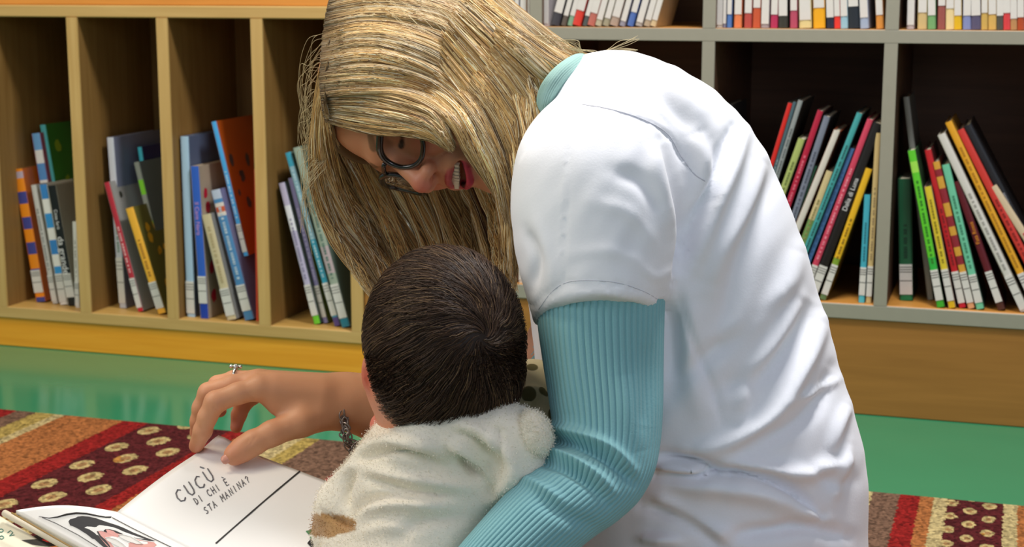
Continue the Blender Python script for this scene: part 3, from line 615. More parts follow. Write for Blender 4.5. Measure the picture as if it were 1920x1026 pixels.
def wrinkle(o, lines):
    sculpt(o, [(l, 2.2, -0.0006) for l in lines])
def hand_cols(V, fg):
    C = np.tile(np.array(lin('#d99c74')), (len(V), 1)); p = V.astype(np.float32)
    def blend(wt, c):
        nonlocal C
        wt = np.clip(wt, 0, 1)[:, None]; C = C * (1 - wt) + np.array(lin(c)) * wt
    for nme, f in fg.items():
        for k in (2, 4):
            if k < len(f): blend(0.35 * np.exp(-((p - f[k][0]) ** 2).sum(1) / 0.010 ** 2), '#c06a50')
        blend(0.55 * np.exp(-((p - f[-1][0]) ** 2).sum(1) / 0.013 ** 2), '#cc6a54')
    return C
# thumb nail: a small plate on the thumb tip
# ------------------------------------------------------------------ hidden torso and legs of the body (inside the clothes)
def torso_sdf(p):
    d = cone(p, J(1085, 205, 1.62), J(1180, 300, 1.62), .045, .075)
    d = smin(d, cone(p, J(1190, 320, 1.62), J(1270, 620, 1.62), .08, .10), .05)
    d = smin(d, cone(p, J(1270, 620, 1.62), J(1350, 1180, 1.62), .11, .12), .05)
    d = smin(d, cone(p, J(1140, 240, 1.50), J(1130, 560, 1.46), .045, .038), .03)
    d = smin(d, cone(p, J(1130, 560, 1.46), J(1140, 885, 1.43), .036, .030), .02)
    d = smin(d, cone(p, J(1140, 885, 1.43), J(900, 1060, 1.36), .030, .024), .02)
    d = smin(d, cone(p, J(1150, 300, 1.74), J(1050, 620, 1.80), .040, .028), .03)
    d = smin(d, cone(p, J(1050, 620, 1.80), J(1000, 705, 1.80), .028, .028), .02)
    d = smin(d, cone(p, J(1000, 705, 1.80), J(860, 762, 1.76), .028, .030), .03)
    return d
cs = np.array([J(1000, 60, 1.5), J(1600, 60, 1.7), J(800, 700, 1.9), J(1550, 1450, 1.7), J(850, 1150, 1.3), J(1200, 1400, 1.5)])
Vt, Ft = nets(torso_sdf, cs.min(0) - .03, cs.max(0) + .03, 0.006)
m_skin = vcmat('skin', 0.48, 0.4, sss=0.12, bump=0.12, scale=900)
allV = np.concatenate([Vh, Vr, Vt]); allF = np.concatenate([Fh, Fr + len(Vh), Ft + len(Vh) + len(Vr)])
WO = P(1350, 1026, 1.62); WO[2] = 0.0
woman = empty('person', tuple(WO))
tag(woman, 'blonde woman in white t-shirt over a teal ribbed sweater, bending over the baby', 'person')
def wpart(name, V, Fs, m, smooth=True, root=None, o0=None):
    o = meshobj(name, np.asarray(V) - (WO if o0 is None else o0), Fs, m, root or woman, smooth); return o
body = wpart('body', allV, allF, m_skin)
setcol(body, np.concatenate([head_cols(Vh), hand_cols(Vr, FG), np.tile(SKIN, (len(Vt), 1))]))
wrk = [[(392, 750), (400, 762), (410, 770)], [(388, 757), (394, 770)], [(372, 800), (384, 808)], [(468, 836), (476, 824), (482, 818)], [(462, 832), (470, 822)], [(497, 765), (500, 778), (503, 788)], [(470, 745), (482, 752), (486, 762)], [(458, 752), (466, 760)]]
body.location = WO; Vtmp = getV(body) + WO; body.data.vertices.foreach_set('co', Vtmp.astype(np.float32).ravel()); wrinkle(body, wrk)
Vtmp = getV(body) - WO; body.data.vertices.foreach_set('co', Vtmp.astype(np.float32).ravel()); body.location = (0, 0, 0); body.data.update()
# nail
def nail(root, o0, c, along, up, L_, Wd, name='thumbnail'):
    along = nrm(along); up = nrm(up - along * (up @ along)); side = np.cross(along, up); V = []; n1, n2 = 9, 7
    for i in range(n1):
        for j in range(n2):
            a = -1 + 2 * i / (n1 - 1); b = -1 + 2 * j / (n2 - 1); wv = math.sqrt(max(0.0, 1 - 0.75 * abs(a) ** 3))
            V.append(c + along * a * L_ + side * b * Wd * wv - up * (0.0022 * b * b))
    o = meshobj(name, np.array(V) - o0, [(i * n2 + j, i * n2 + j + 1, (i + 1) * n2 + j + 1, (i + 1) * n2 + j) for i in range(n1 - 1) for j in range(n2 - 1)], mat('#dd9a84', 0.25, 0.02, name='nail'), root, True)
    so = o.modifiers.new('t', 'SOLIDIFY'); so.thickness = 0.0008; return o
tt_ = np.array(FG['thumb'][-1][0], float); td = tt_ - np.array(FG['thumb'][-2][0], float)
nd = camv(-0.5, -0.15, 0.85); nail(woman, WO, tt_ + nrm(nd) * 0.0112 + nrm(td) * 0.001, td, nd, 0.0062, 0.0050)
# teeth
tb = []
V = []; F = []
T = MB()
for k in range(-4, 5):
    x = k * 0.0045; y = 0.0928 - 9.5 * x * x; z1 = -0.0655; z0 = -0.0745 + 0.0004 * abs(k)
    c_ = [(x - .0021, y + .001, z1), (x + .0021, y + .001, z1), (x + .0019, y + .0016, (z0 + z1) / 2), (x + .0015, y + .0008, z0), (x - .0015, y + .0008, z0), (x - .0019, y + .0016, (z0 + z1) / 2)]
    bk = [(a, b - .004, c) for a, b, c in c_]
    VV = [W(v) - WO for v in c_ + bk]
    T.add(VV, [(0, 1, 2, 5), (5, 2, 3, 4), (6, 11, 8, 7), (11, 10, 9, 8)] + [(i, (i + 1) % 6 + 0, (i + 1) % 6 + 6, i + 6)[::-1] for i in range(6)])
T.build('teeth', mat('#e6dcc4', 0.2, 0.03, name='teeth'), woman)
# ------------------------------------------------------------------ lofts
def loft(rings, nu, nv, prof=None):
    """rings rows: Ax Ay Bx By depth halfthick [lift] ; returns V (nu*nv), F"""
    K = np.array([list(r) + [0] * (7 - len(r)) for r in rings], float)
    R_ = catmull(K, np.linspace(0, 1, nu)); V = np.empty((nu, nv, 3)); th = np.linspace(0, 2 * math.pi, nv, endpoint=False)
    for i, r in enumerate(R_):
        A = P(r[0], r[1], r[4]); B = P(r[2], r[3], r[4]); c = (A + B) / 2; a = (B - A) / 2; b = -cF * r[5] + cU * r[6]
        V[i] = c + np.cos(th)[:, None] * a + np.sin(th)[:, None] * b
    F = [(i * nv + j, i * nv + (j + 1) % nv, (i + 1) * nv + (j + 1) % nv, (i + 1) * nv + j) for i in range(nu - 1) for j in range(nv)]
    return V, F
def caps(F, nu, nv): return F + [tuple(range(nv))[::-1], tuple(range((nu - 1) * nv, nu * nv))]
# t-shirt -----------------------------------------------------------
tor = [(1052, 150, 1098, 104, 1.60, .055), (1010, 215, 1190, 105, 1.59, .12), (985, 300, 1330, 172, 1.60, .165), (975, 400, 1428, 285, 1.61, .18), (978, 480, 1490, 430, 1.61, .18), (990, 560, 1532, 560, 1.61, .175),
       (1002, 660, 1562, 665, 1.61, .17), (1018, 780, 1600, 790, 1.61, .17), (1040, 900, 1619, 890, 1.61, .17), (1050, 1060, 1622, 1060, 1.61, .175), (1060, 1250, 1650, 1250, 1.62, .18)]
slv = [(1055, 175, 1150, 140, 1.52, .03), (1000, 225, 1235, 205, 1.48, .062), (968, 290, 1278, 290, 1.46, .073), (957, 370, 1292, 370, 1.45, .076), (962, 450, 1284, 450, 1.445, .075), (976, 520, 1268, 525, 1.44, .072, .008), (1002, 603, 1250, 596, 1.435, .068, .022)]
def voxel(parts, h, name, m, root, o0):
    V = []; F = []
    for v, f in parts:
        n = sum(len(x) for x in V); V.append(v.reshape(-1, 3)); F += [tuple(i + n for i in q) for q in f]
    o = meshobj(name, np.concatenate(V) - o0, F, m, root, True)
    md = o.modifiers.new('r', 'REMESH'); md.mode = 'VOXEL'; md.voxel_size = h; md.use_smooth_shade = True
    sm = o.modifiers.new('s', 'SMOOTH'); sm.iterations = 6; sm.factor = 0.6
    evalmesh(o); return o
v1, f1 = loft(tor, 60, 72); v2, f2 = loft(slv, 40, 56)
m_shirt = mat('#f5f6fc', 0.75, 0.02, 500, bump=0.06, spec=0.2, name='white_cotton', sheen=0.15)
parent0 = woman
shirt = voxel([(v1, caps(f1, 60, 72)), (v2, caps(f2, 40, 56))], 0.0036, 't_shirt', m_shirt, None, np.zeros(3))
st = [
 ([(1092, 196), (1140, 204), (1200, 222), (1250, 250), (1275, 290), (1300, 325), (1322, 340)], 2.8, -0.0021),          # shoulder seam
 ([(1092, 190), (1140, 198), (1200, 215), (1252, 243), (1280, 285)], 7, 0.0012),
 ([(1245, 262), (1268, 330), (1288, 420), (1288, 500)], 14, -0.0055), ([(1300, 250), (1322, 320), (1330, 380)], 18, 0.005), ([(1220, 262), (1240, 340), (1258, 430)], 16, 0.003),
 ([(1376, 238), (1345, 300), (1318, 380), (1290, 460), (1268, 530)], 11, -0.0075), ([(1398, 240), (1368, 320), (1335, 410), (1305, 500)], 16, 0.0060),
 ([(1362, 258), (1330, 330), (1308, 380)], 7, 0.0035), ([(1462, 300), (1440, 360), (1400, 460), (1370, 560), (1345, 640)], 22, -0.0050), ([(1430, 300), (1395, 400), (1350, 480), (1335, 540)], 20, 0.0055),
 ([(1500, 470), (1470, 540), (1420, 600), (1340, 640)], 20, 0.0045), ([(1530, 560), (1490, 640), (1430, 700), (1350, 730)], 20, -0.0045), ([(1470, 560), (1390, 620), (1300, 690), (1260, 740)], 18, -0.004),
 ([(1545, 600), (1500, 690), (1445, 780), (1370, 830), (1290, 850)], 18, 0.0075), ([(1500, 560), (1440, 660), (1400, 720), (1385, 780)], 17, 0.0050), ([(1560, 690), (1530, 760), (1470, 810), (1400, 838)], 15, -0.0050), ([(1575, 710), (1520, 740), (1470, 760)], 8, 0.003), ([(1590, 760), (1570, 800), (1555, 850)], 12, 0.004),
 ([(1250, 560), (1262, 640), (1255, 720)], 22, -0.009), ([(1270, 540), (1300, 640), (1340, 740), (1352, 790)], 7, -0.0022), ([(1290, 560), (1290, 680), (1320, 790)], 24, 0.004),
 ([(1228, 858), (1275, 862), (1320, 872), (1342, 885)], 10, -0.0100), ([(1228, 874), (1280, 882), (1330, 884)], 9, 0.0070), ([(1228, 890), (1300, 896), (1345, 888), (1400, 890), (1450, 903), (1500, 930), (1540, 965)], 9, -0.0110),
 ([(1340, 862), (1420, 878), (1500, 890), (1580, 868)], 16, 0.0070), ([(1250, 905), (1330, 915), (1430, 930), (1500, 960), (1545, 982)], 18, 0.0060), ([(1370, 1006), (1450, 996), (1520, 990), (1590, 1006)], 13, -0.0080),
 ([(1205, 950), (1260, 965), (1320, 1000), (1350, 1026)], 12, -0.0080), ([(1225, 925), (1300, 985), (1390, 1012)], 16, 0.0050), ([(1200, 1010), (1280, 1015)], 10, 0.006), ([(1500, 870), (1560, 905), (1600, 900)], 12, -0.0025), ([(1590, 830), (1575, 890), (1560, 940)], 12, 0.003),
 ([(1070, 205), (1062, 330), (1056, 450), (1054, 545)], 4, 0.0012, 1), ([(1040, 215), (1000, 250), (975, 300)], 3, -0.001),
 ([(1150, 320), (1200, 340), (1240, 400)], 16, -0.0025), ([(1110, 380), (1180, 400), (1230, 460)], 14, 0.002), ([(1060, 480), (1140, 470), (1220, 500)], 12, 0.0015), ([(1200, 500), (1230, 520), (1262, 505)], 8, 0.002), ([(985, 430), (1005, 480), (1000, 540)], 10, -0.003), ([(1000, 400), (1030, 480), (1035, 560)], 12, 0.002),
 ([(1240, 120), (1300, 200), (1340, 260)], 20, 0.003), ([(1200, 140), (1260, 200), (1300, 250)], 16, -0.0025)]
sculpt(shirt, [(q[0], q[1], q[2] * (1.9 if abs(q[2]) > .0021 else 1.0)) + tuple(q[3:]) for q in st])
# fine creases and hem fold
V = getV(shirt); Nn = getN(shirt); x, y, d = proj(V)
def waves(x, y, th, wl, ph): return np.sin((x * math.cos(th) + y * math.sin(th)) / wl + ph)
n_ = (waves(x, y, 0.5, 9, 0) * waves(x, y, 0.9, 31, 1) * waves(x, y, -1.0, 47, 2) + waves(x, y, 0.2, 14, 3) * waves(x, y, 1.3, 26, 4)) * 0.00045
V += Nn * n_[:, None]
hb, ht, hs = seg_d(x, y, [(990, 590), (1003, 606), (1030, 570), (1060, 552), (1105, 548), (1160, 553), (1210, 570), (1250, 596)])
V += Nn * (0.0012 * np.exp(-((hb - 0) / 4) ** 2) - 0.0012 * np.exp(-((hb - 20) / 2.2) ** 2))[:, None] * (V @ np.zeros(3) + (d < 1.47))[:, None]
shirt.data.vertices.foreach_set('co', (V - WO).astype(np.float32).ravel()); shirt.parent = woman; shirt.data.update()
from mathutils.bvhtree import BVHTree
def surfline(o, root, name, pts, rad, m, off=0.0003, n=60):
    vv = [Vector(v + WO) for v in getV(o)]; bv = BVHTree.FromPolygons(vv, [tuple(p.vertices) for p in o.data.polygons])
    Q = []
    for x_, y_ in catmull(np.array(pts, float), np.linspace(0, 1, n)):
        h_ = bv.ray_cast(Vector(cC), Vector(nrm(ray(x_, y_))))
        if h_[0] is not None: Q.append(np.array(h_[0]) + np.array(h_[1]) * off - WO)
    t = MB(); t.tube(Q, rad, 6); return t.build(name, m, root, True)
m_thr = mat('#c9cad4', 0.8, name='seam_thread')
surfline(shirt, shirt, 'shoulder_seam', [(1092, 196), (1140, 204), (1200, 222), (1250, 250), (1275, 290), (1300, 325), (1322, 340)], .00055, m_thr, 0.0001)
surfline(shirt, shirt, 'hem_stitching', [(1010, 580), (1034, 548), (1062, 530), (1105, 526), (1160, 531), (1210, 548), (1246, 570)], .0003, m_thr, 0.0)
# sweater sleeve, near arm --------------------------------------------
arm = [(1000, 470, 1252, 470, 1.440, .058), (1006, 590, 1246, 585, 1.435, .057), (1016, 670, 1244, 680, 1.43, .056), (1028, 745, 1243, 760, 1.42, .054), (1034, 795, 1238, 830, 1.412, .053), (1032, 832, 1226, 886, 1.402, .052), (1018, 858, 1200, 935, 1.392, .052),
       (996, 878, 1158, 975, 1.382, .051), (962, 912, 1105, 1012, 1.372, .050), (915, 962, 1050, 1058, 1.362, .048), (868, 1016, 992, 1106, 1.355, .045), (830, 1060, 940, 1150, 1.35, .042), (770, 1110, 860, 1200, 1.36, .038)]
nu, nv, nr = 300, 468, 58
v, f = loft(arm, nu, nv)
th = np.linspace(0, 2 * math.pi, nv, endpoint=False)
cen = v.mean(1, keepdims=True); rad = v - cen; rad /= np.linalg.norm(rad, axis=2, keepdims=True)
rib = np.abs(np.cos(th * nr / 2)); rib = -0.0017 * np.exp(-((1 - rib) * 0 + rib / 0.42) ** 2)
m_knit = mat('#86b8be', 0.85, 0.06, 700, bump=0.15, spec=0.15, name='teal_knit', sheen=0.1)
slo = meshobj('sweater_sleeve', v.reshape(-1, 3), caps(f, nu, nv), m_knit, None, True)
sculpt(slo, [(a_, b_, c_ * 1.45) for a_, b_, c_ in [([(1026, 798), (1080, 812), (1141, 838), (1188, 880)], 10, 0.0055), ([(1030, 822), (1085, 838), (1140, 864), (1190, 905)], 9, -0.0065), ([(1000, 842), (1056, 855), (1112, 888), (1150, 920)], 10, 0.0060), ([(1000, 864), (1050, 876), (1100, 905), (1140, 945)], 9, -0.0050),
             ([(960, 895), (1000, 905), (1060, 945)], 10, 0.0030), ([(1000, 930), (1060, 965), (1120, 990)], 16, -0.003), ([(1170, 700), (1180, 780), (1200, 850)], 20, 0.002), ([(1060, 600), (1070, 700), (1060, 780)], 26, 0.002), ([(1215, 640), (1215, 740), (1205, 800)], 14, -0.002)]])
V = getV(slo) + (rad * rib[None, :, None]).reshape(-1, 3); slo.data.vertices.foreach_set('co', (V - WO).astype(np.float32).ravel()); slo.parent = woman; slo.data.update()
def tubepart(name, pts, r, m, root, o0, n=24, ribs=0, ra=0.0012, steps=40, cap=True):
    K = np.array([list(a) + [b] for a, b in zip(pts, r)]); S = catmull(K, np.linspace(0, 1, steps)); V = []; prev = None
    for i in range(steps):
        t = S[min(i + 1, steps - 1), :3] - S[max(i - 1, 0), :3]; t /= np.linalg.norm(t)
        a = prev - t * (prev @ t) if prev is not None else np.cross(t, cF); a /= np.linalg.norm(a); b = np.cross(t, a); prev = a
        for k in range(n):
            an = 2 * math.pi * k / n; rr = S[i, 3] - (ra * math.exp(-(math.cos(an * ribs / 2) / 0.42) ** 2) if ribs else 0)
            V.append(S[i, :3] + rr * (math.cos(an) * a + math.sin(an) * b))
    F = [(i * n + k, i * n + (k + 1) % n, (i + 1) * n + (k + 1) % n, (i + 1) * n + k) for i in range(steps - 1) for k in range(n)]
    if cap: F += [tuple(range(n))[::-1], tuple(range((steps - 1) * n, steps * n))]
    return meshobj(name, np.array(V) - o0, F, m, root, True)
tubepart('sweater_sleeve', [P(1120, 330, 1.76), P(1075, 500, 1.79), P(1055, 610, 1.80), P(1010, 695, 1.80), P(920, 740, 1.785), P(820, 765, 1.755)], [.045, .038, .034, .036, .036, .036], m_knit, woman, WO, 160, 50)
tubepart('sweater_collar', [P(1020, 215, 1.515), P(1027, 178, 1.505), P(1044, 150, 1.505), P(1066, 130, 1.52), P(1088, 117, 1.56), P(1105, 122, 1.64)], [.008, .0098, .0098, .0098, .009, .008], mat('#9cbfb8', 0.9, 0.06, 700, bump=0.15, spec=0.1, name='pale_teal_knit'), woman, WO, 96, 30, 0.001)
tubepart('trousers', [P(1350, 1330, 1.60), P(1150, 1340, 1.45), P(820, 1380, 1.42), P(700, 1400, 1.55), P(900, 1400, 1.75)], [.11, .095, .08, .07, .07], mat('#2c3448', 0.85, name='dark_denim'), woman, WO)
# ------------------------------------------------------------------ baby
BO = P(800, 1100, 1.43); BO[2] = 0.02
baby = empty('person', tuple(BO)); tag(baby, 'dark-haired baby in a cream fleece jacket, seen from behind, held by the woman', 'person')
bC = P(834, 633, 1.435); bax = nrm(camv(1, 0.10, 0)); bup = nrm(camv(-0.10, 1, 0.12)); bfw = np.cross(bup, bax); BM = np.stack([bax, bfw, bup], 1)
BR = np.array([.0715, .0850, .0810])
def BF(q):
    t = np.clip(-q[..., 2] / BR[2] * 1.3, 0, 1); p_ = (2 + 0.75 * t * t * (3 - 2 * t))[..., None]
    return ((np.abs(q / BR) ** p_).sum(-1)) ** (1 / p_[..., 0])
def baby_sdf(p):
    d = (BF((p - bC) @ BM) - 1) * 0.074 + .003
    d = smin(d, ell(p, P(800, 700, 1.455), (.052, .055, .045)), .03)
    d = smin(d, ell(p, P(766, 740, 1.475), (.026, .03, .028)), .015)
    d = smin(d, cone(p, J(728, 740, 1.475), J(740, 765, 1.475), .010, .012), .010)
    d = smin(d, cone(p, J(728, 792, 1.475), J(711, 796, 1.47), .009, .0075), .004)
    d = smin(d, cone(p, J(812, 745, 1.445), J(815, 860, 1.45), .044, .042), .03)
    e = ell(p, P(697, 700, 1.425), (.0092, .010, .0185)); e = smax(e, -ell(p, P(699, 702, 1.412), (.0052, .008, .0125)), .003)
    er = [J(708, 680, 1.418), J(699, 671, 1.418), J(690, 675, 1.418), J(685, 689, 1.418), J(686, 708, 1.418), J(694, 726, 1.42), J(705, 736, 1.425)]
    for a, b2 in zip(er[:-1], er[1:]): e = smin(e, cone(p, a, b2, .0021, .0021), .002)
    d = smin(d, e, .005)
    d = smin(d, cone(p, J(706, 722, 1.435), J(714, 738, 1.44), .0065, .006), .008)
    # body inside the jacket
    d = smin(d, cone(p, J(820, 900, 1.46), J(780, 1150, 1.46), .05, .06), .04)
    return d
cs = np.array([P(x, y, d) for x in (660, 1000) for y in (440, 1180) for d in (1.33, 1.56)])
Vb, Fb = nets(baby_sdf, cs.min(0), cs.max(0), 0.0022)
bb = meshobj('body', Vb - BO, Fb, m_skin, baby, True)
C = np.tile(np.array(lin('#d69070')), (len(Vb), 1))
for c, r, col in ((P(700, 706, 1.42), .014, '#d0503e'), (P(709, 797, 1.47), .012, '#e0605c'), (P(722, 760, 1.46), .022, '#d87c68')):
    wt = np.exp(-((Vb - c) ** 2).sum(1) / r ** 2)[:, None]; C = C * (1 - wt) + np.array(lin(col)) * wt
setcol(bb, C)
# jacket
def jacket_sdf(p):
    d = cone(p, J(820, 895, 1.455), J(775, 1180, 1.44), .068, .092)
    d = smin(d, cone(p, J(724, 910, 1.455), J(800, 870, 1.45), .034, .048), .02)
    d = smin(d, cone(p, J(930, 870, 1.44), J(820, 880, 1.45), .045, .06), .03)
    d = smin(d, cone(p, J(715, 915, 1.455), J(659, 960, 1.465), .034, .030), .02)
    d = smin(d, cone(p, J(657, 955, 1.465), J(628, 1000, 1.475), .031, .022), .015)
    d = smin(d, cone(p, J(665, 1040, 1.44), J(700, 1090, 1.43), .03, .06), .015)
    for a, b, r in (((762, 842), (800, 818), .017), ((800, 812), (868, 806), .022), ((868, 806), (930, 806), .022), ((930, 806), (972, 826), .024), ((972, 826), (975, 880), .024)):
        d = smin(d, cone(p, J(a[0], a[1], 1.40), J(b[0], b[1], 1.39), r, r), .013)
    d = smin(d, cone(p, J(758, 844, 1.42), J(728, 868, 1.44), .016, .013), .013)
    d = smin(d, ell(p, P(965, 800, 1.40), (.022, .02, .015)), .012)
    d = smax(d, -cone(p, J(812, 740, 1.45), J(812, 790, 1.45), .050, .046), .008)
    return d
cs = np.array([P(x, y, d) for x in (575, 1030) for y in (760, 1230) for d in (1.32, 1.56)])
Vj, Fj = nets(jacket_sdf, cs.min(0) - .01, cs.max(0) + .01, 0.0028)
m_fleece = vcmat('cream_fleece', 0.95, 0.1, sheen=0.5, bump=0.5, scale=260)
jk = meshobj('jacket', Vj, Fj, m_fleece, None, True)
sculpt(jk, [(a_, b_, c_ * 1.35) for a_, b_, c_ in [([(666, 868), (700, 852), (740, 846), (790, 858), (829, 876)], 8, -0.0075), ([(666, 852), (720, 832), (790, 835), (840, 850)], 14, 0.0060),
  ([(850, 811), (889, 825), (928, 860), (939, 895)], 8, -0.0065), ([(870, 800), (915, 820), (955, 860), (965, 910)], 13, 0.0065), ([(862, 856), (875, 872), (898, 890)], 8, -0.0095), ([(835, 830), (870, 845), (905, 868), (920, 900)], 9, 0.0055),
  ([(690, 897), (730, 910), (780, 925), (845, 929)], 8, -0.0070), ([(680, 880), (740, 892), (810, 905), (890, 915)], 12, 0.0055), ([(664, 962), (690, 940), (730, 932), (780, 934)], 9, -0.0060), ([(650, 955), (646, 925), (655, 895), (668, 880)], 9, -0.0065),
  ([(668, 985), (700, 955), (760, 945), (830, 955)], 13, 0.0060), ([(620, 905), (650, 880), (680, 865)], 11, 0.003), ([(905, 950), (940, 920), (960, 890)], 12, 0.005), ([(740, 1010), (800, 975), (880, 970)], 14, -0.0045), ([(600, 958), (630, 975), (660, 985), (668, 965)], 5, -0.004), ([(670, 1005), (720, 990), (790, 1000)], 12, 0.003),
  ([(935, 800), (938, 840), (950, 880)], 7, -0.004)]])
V = getV(jk); Nn = getN(jk); x, y, d = proj(V)
C = np.tile(np.array(lin('#f6eedd')), (len(V), 1))
tan = np.clip((V - P(628, 985, 1.47)) @ nrm(camv(-0.05, -1, 0)) * 0 + 1, 0, 1)
patch = (seg_d(x, y, [(598, 985), (650, 990)])[0] < 22) & (y > 955 + (x - 592) * 0.16) & (x < 668) & (y < 1012 - (x - 600) * 0.25) & (np.abs(d - 1.46) < 0.09)
C[patch] = np.array(lin('#b98f5c'))
setcol(jk, C)
# fleece pile
def fuzz(o, n, L_, wv, seed=1, far=None):
    me = o.data; rg_ = np.random.default_rng(seed); V = getV(o); Nn = getN(o)
    at = np.empty(len(V) * 4, np.float32); me.color_attributes['Col'].data.foreach_get('color', at); Cc = at.reshape(-1, 4)[:, :3]
    ids = rg_.integers(0, len(V), n); ids = ids[((Nn[ids] @ cF) < 0.45)]
    k = len(ids); p = V[ids] + rg_.normal(0, 0.0012, (k, 3)); dr = Nn[ids] + rg_.normal(0, 0.45, (k, 3)); dr /= np.linalg.norm(dr, axis=1)[:, None]
    sd = np.cross(dr, rg_.normal(0, 1, (k, 3))); sd /= np.linalg.norm(sd, axis=1)[:, None]
    l = L_ * rg_.uniform(0.5, 1.1, k)[:, None]
    A = p - sd * wv; B = p + sd * wv; T_ = p + dr * l
    NV = np.stack([A, B, T_], 1).reshape(-1, 3)
    F0 = [tuple(pl.vertices) for pl in me.polygons]; base = len(V)
    F1 = (base + np.arange(3 * k).reshape(-1, 3)).tolist()
    return np.concatenate([V, NV]), F0 + F1, np.concatenate([Cc, np.repeat(Cc[ids], 3, 0)])
V, F_, C = fuzz(jk, 90000, 0.0019, 0.00032)
bpy.data.objects.remove(jk)
jk = meshobj('jacket', V - BO, F_, m_fleece, baby, True); setcol(jk, C)
# hood ear
def ear_sdf(p): return smin(ell(p, P(1004, 812, 1.375), (.0135, .013, .0205), np.stack([nrm(camv(1, .35, 0)), nrm(camv(0, 0, 1)), nrm(camv(-.35, 1, 0))], 1)), cone(p, J(985, 845, 1.385), J(1000, 825, 1.38), .011, .012), .01)
cs = np.array([P(x, y, d) for x in (960, 1045) for y in (760, 875) for d in (1.33, 1.42)])
Ve, Fe = nets(ear_sdf, cs.min(0), cs.max(0), 0.0015)
eo = meshobj('hood_ear', Ve, Fe, m_fleece, None, True); setcol(eo, np.tile(np.array(lin('#f6eedd')), (len(Ve), 1)))
V, F_, C = fuzz(eo, 9000, 0.0019, 0.00032, 3); bpy.data.objects.remove(eo)
eo = meshobj('hood_ear', V - BO, F_, m_fleece, baby, True); setcol(eo, C)
# inner collar
tubepart('collar', [P(724, 792, 1.49), P(730, 800, 1.465), P(742, 812, 1.44), P(760, 815, 1.43)], [.010, .014, .014, .010], mat('#e4d8b4', 0.9, name='cream_lining'), baby, BO)
tubepart('trousers', [P(760, 1190, 1.46), P(640, 1230, 1.50), P(520, 1240, 1.58), P(430, 1235, 1.62)], [.07, .055, .042, .036], mat('#b9ad86', 0.9, name='beige_cotton'), baby, BO)
# ------------------------------------------------------------------ spotted cloth between baby and woman
def cl_sdf(p):
    d = ell(p, P(1000, 770, 1.53), (.040, .045, .050))
    d = smin(d, cone(p, J(950, 735, 1.53), J(1020, 800, 1.50), .024, .03), .02)
    return smin(d, cone(p, J(960, 790, 1.50), J(1010, 900, 1.50), .03, .04), .02)
cs = np.array([P(x, y, d) for x in (880, 1110) for y in (660, 960) for d in (1.44, 1.62)])
Vc, Fc = nets(cl_sdf, cs.min(0), cs.max(0), 0.003)
CO = P(1000, 770, 1.53)
m_c = bpy.data.materials.new('spotted_cotton'); m_c.use_nodes = True; nt = m_c.node_tree; b = nt.nodes['Principled BSDF']; b.inputs['Roughness'].default_value = .9
tc = nt.nodes.new('ShaderNodeTexCoord'); vo = nt.nodes.new('ShaderNodeTexVoronoi'); vo.inputs['Scale'].default_value = 42; vo.inputs['Randomness'].default_value = .5
nt.links.new(tc.outputs['Object'], vo.inputs['Vector']); rp = nt.nodes.new('ShaderNodeValToRGB'); rp.color_ramp.interpolation = 'EASE'
rp.color_ramp.elements[0].position = .28; rp.color_ramp.elements[0].color = lin('#77704a') + (1,); rp.color_ramp.elements[1].position = .34; rp.color_ramp.elements[1].color = lin('#efe4bc') + (1,)
nt.links.new(vo.outputs['Distance'], rp.inputs[0]); nt.links.new(rp.outputs[0], b.inputs['Base Color'])
clo = meshobj('spotted_cloth', Vc, Fc, m_c, None, True)
sculpt(clo, [([(960, 740), (1000, 730), (1035, 745)], 7, .004), ([(950, 760), (990, 745), (1030, 765)], 5, -.005), ([(985, 775), (1010, 750), (1030, 730)], 6, -.004)])
V = getV(clo); clo.data.vertices.foreach_set('co', (V - CO).astype(np.float32).ravel()); clo.location = CO; clo.data.update()
tag(clo, 'crumpled beige cloth with olive spots between the baby\'s hood and the woman', 'cloth')
# ================================================================== hair
def strandmesh(name, S, R_, Cc, m, root, o0, nside=3):
    """S (n,k,3) strand points, R_ (n,k) radii, Cc (n,k,3) colours"""
    n, k, _ = S.shape
    T_ = np.gradient(S, axis=1); T_ /= np.linalg.norm(T_, axis=2, keepdims=True) + 1e-9
    a = np.cross(T_, cF + 0.01); a /= np.linalg.norm(a, axis=2, keepdims=True) + 1e-9; b = np.cross(T_, a)
    an = 2 * np.pi * np.arange(nside) / nside + 0.5
    V = S[:, :, None] + R_[:, :, None, None] * (np.cos(an)[None, None, :, None] * a[:, :, None] + np.sin(an)[None, None, :, None] * b[:, :, None])
    V = V.reshape(-1, 3) - o0
    i = np.arange(n)[:, None, None] * k * nside; j = np.arange(k - 1)[None, :, None] * nside; s = np.arange(nside)[None, None, :]; s2 = (s + 1) % nside
    Q = np.stack([i + j + s, i + j + s2, i + j + nside + s2, i + j + nside + s], -1).reshape(-1, 4)
    me = bpy.data.meshes.new(name); me.vertices.add(len(V)); me.vertices.foreach_set('co', V.astype(np.float32).ravel())
    me.loops.add(Q.size); me.loops.foreach_set('vertex_index', Q.astype(np.int32).ravel())
    me.polygons.add(len(Q)); me.polygons.foreach_set('loop_start', np.arange(0, Q.size, 4, dtype=np.int32)); me.polygons.foreach_set('loop_total', np.full(len(Q), 4, np.int32))
    me.polygons.foreach_set('use_smooth', [True] * len(Q)); me.update(calc_edges=True); me.materials.append(m)
    o = bpy.data.objects.new(name, me); COL.objects.link(o); o.parent = root
    setcol(o, np.repeat(Cc.reshape(-1, 3), nside, 0)); return o
HC = np.array([0, -0.010, 0.028]); HR = np.array([0.090, 0.117, 0.089])
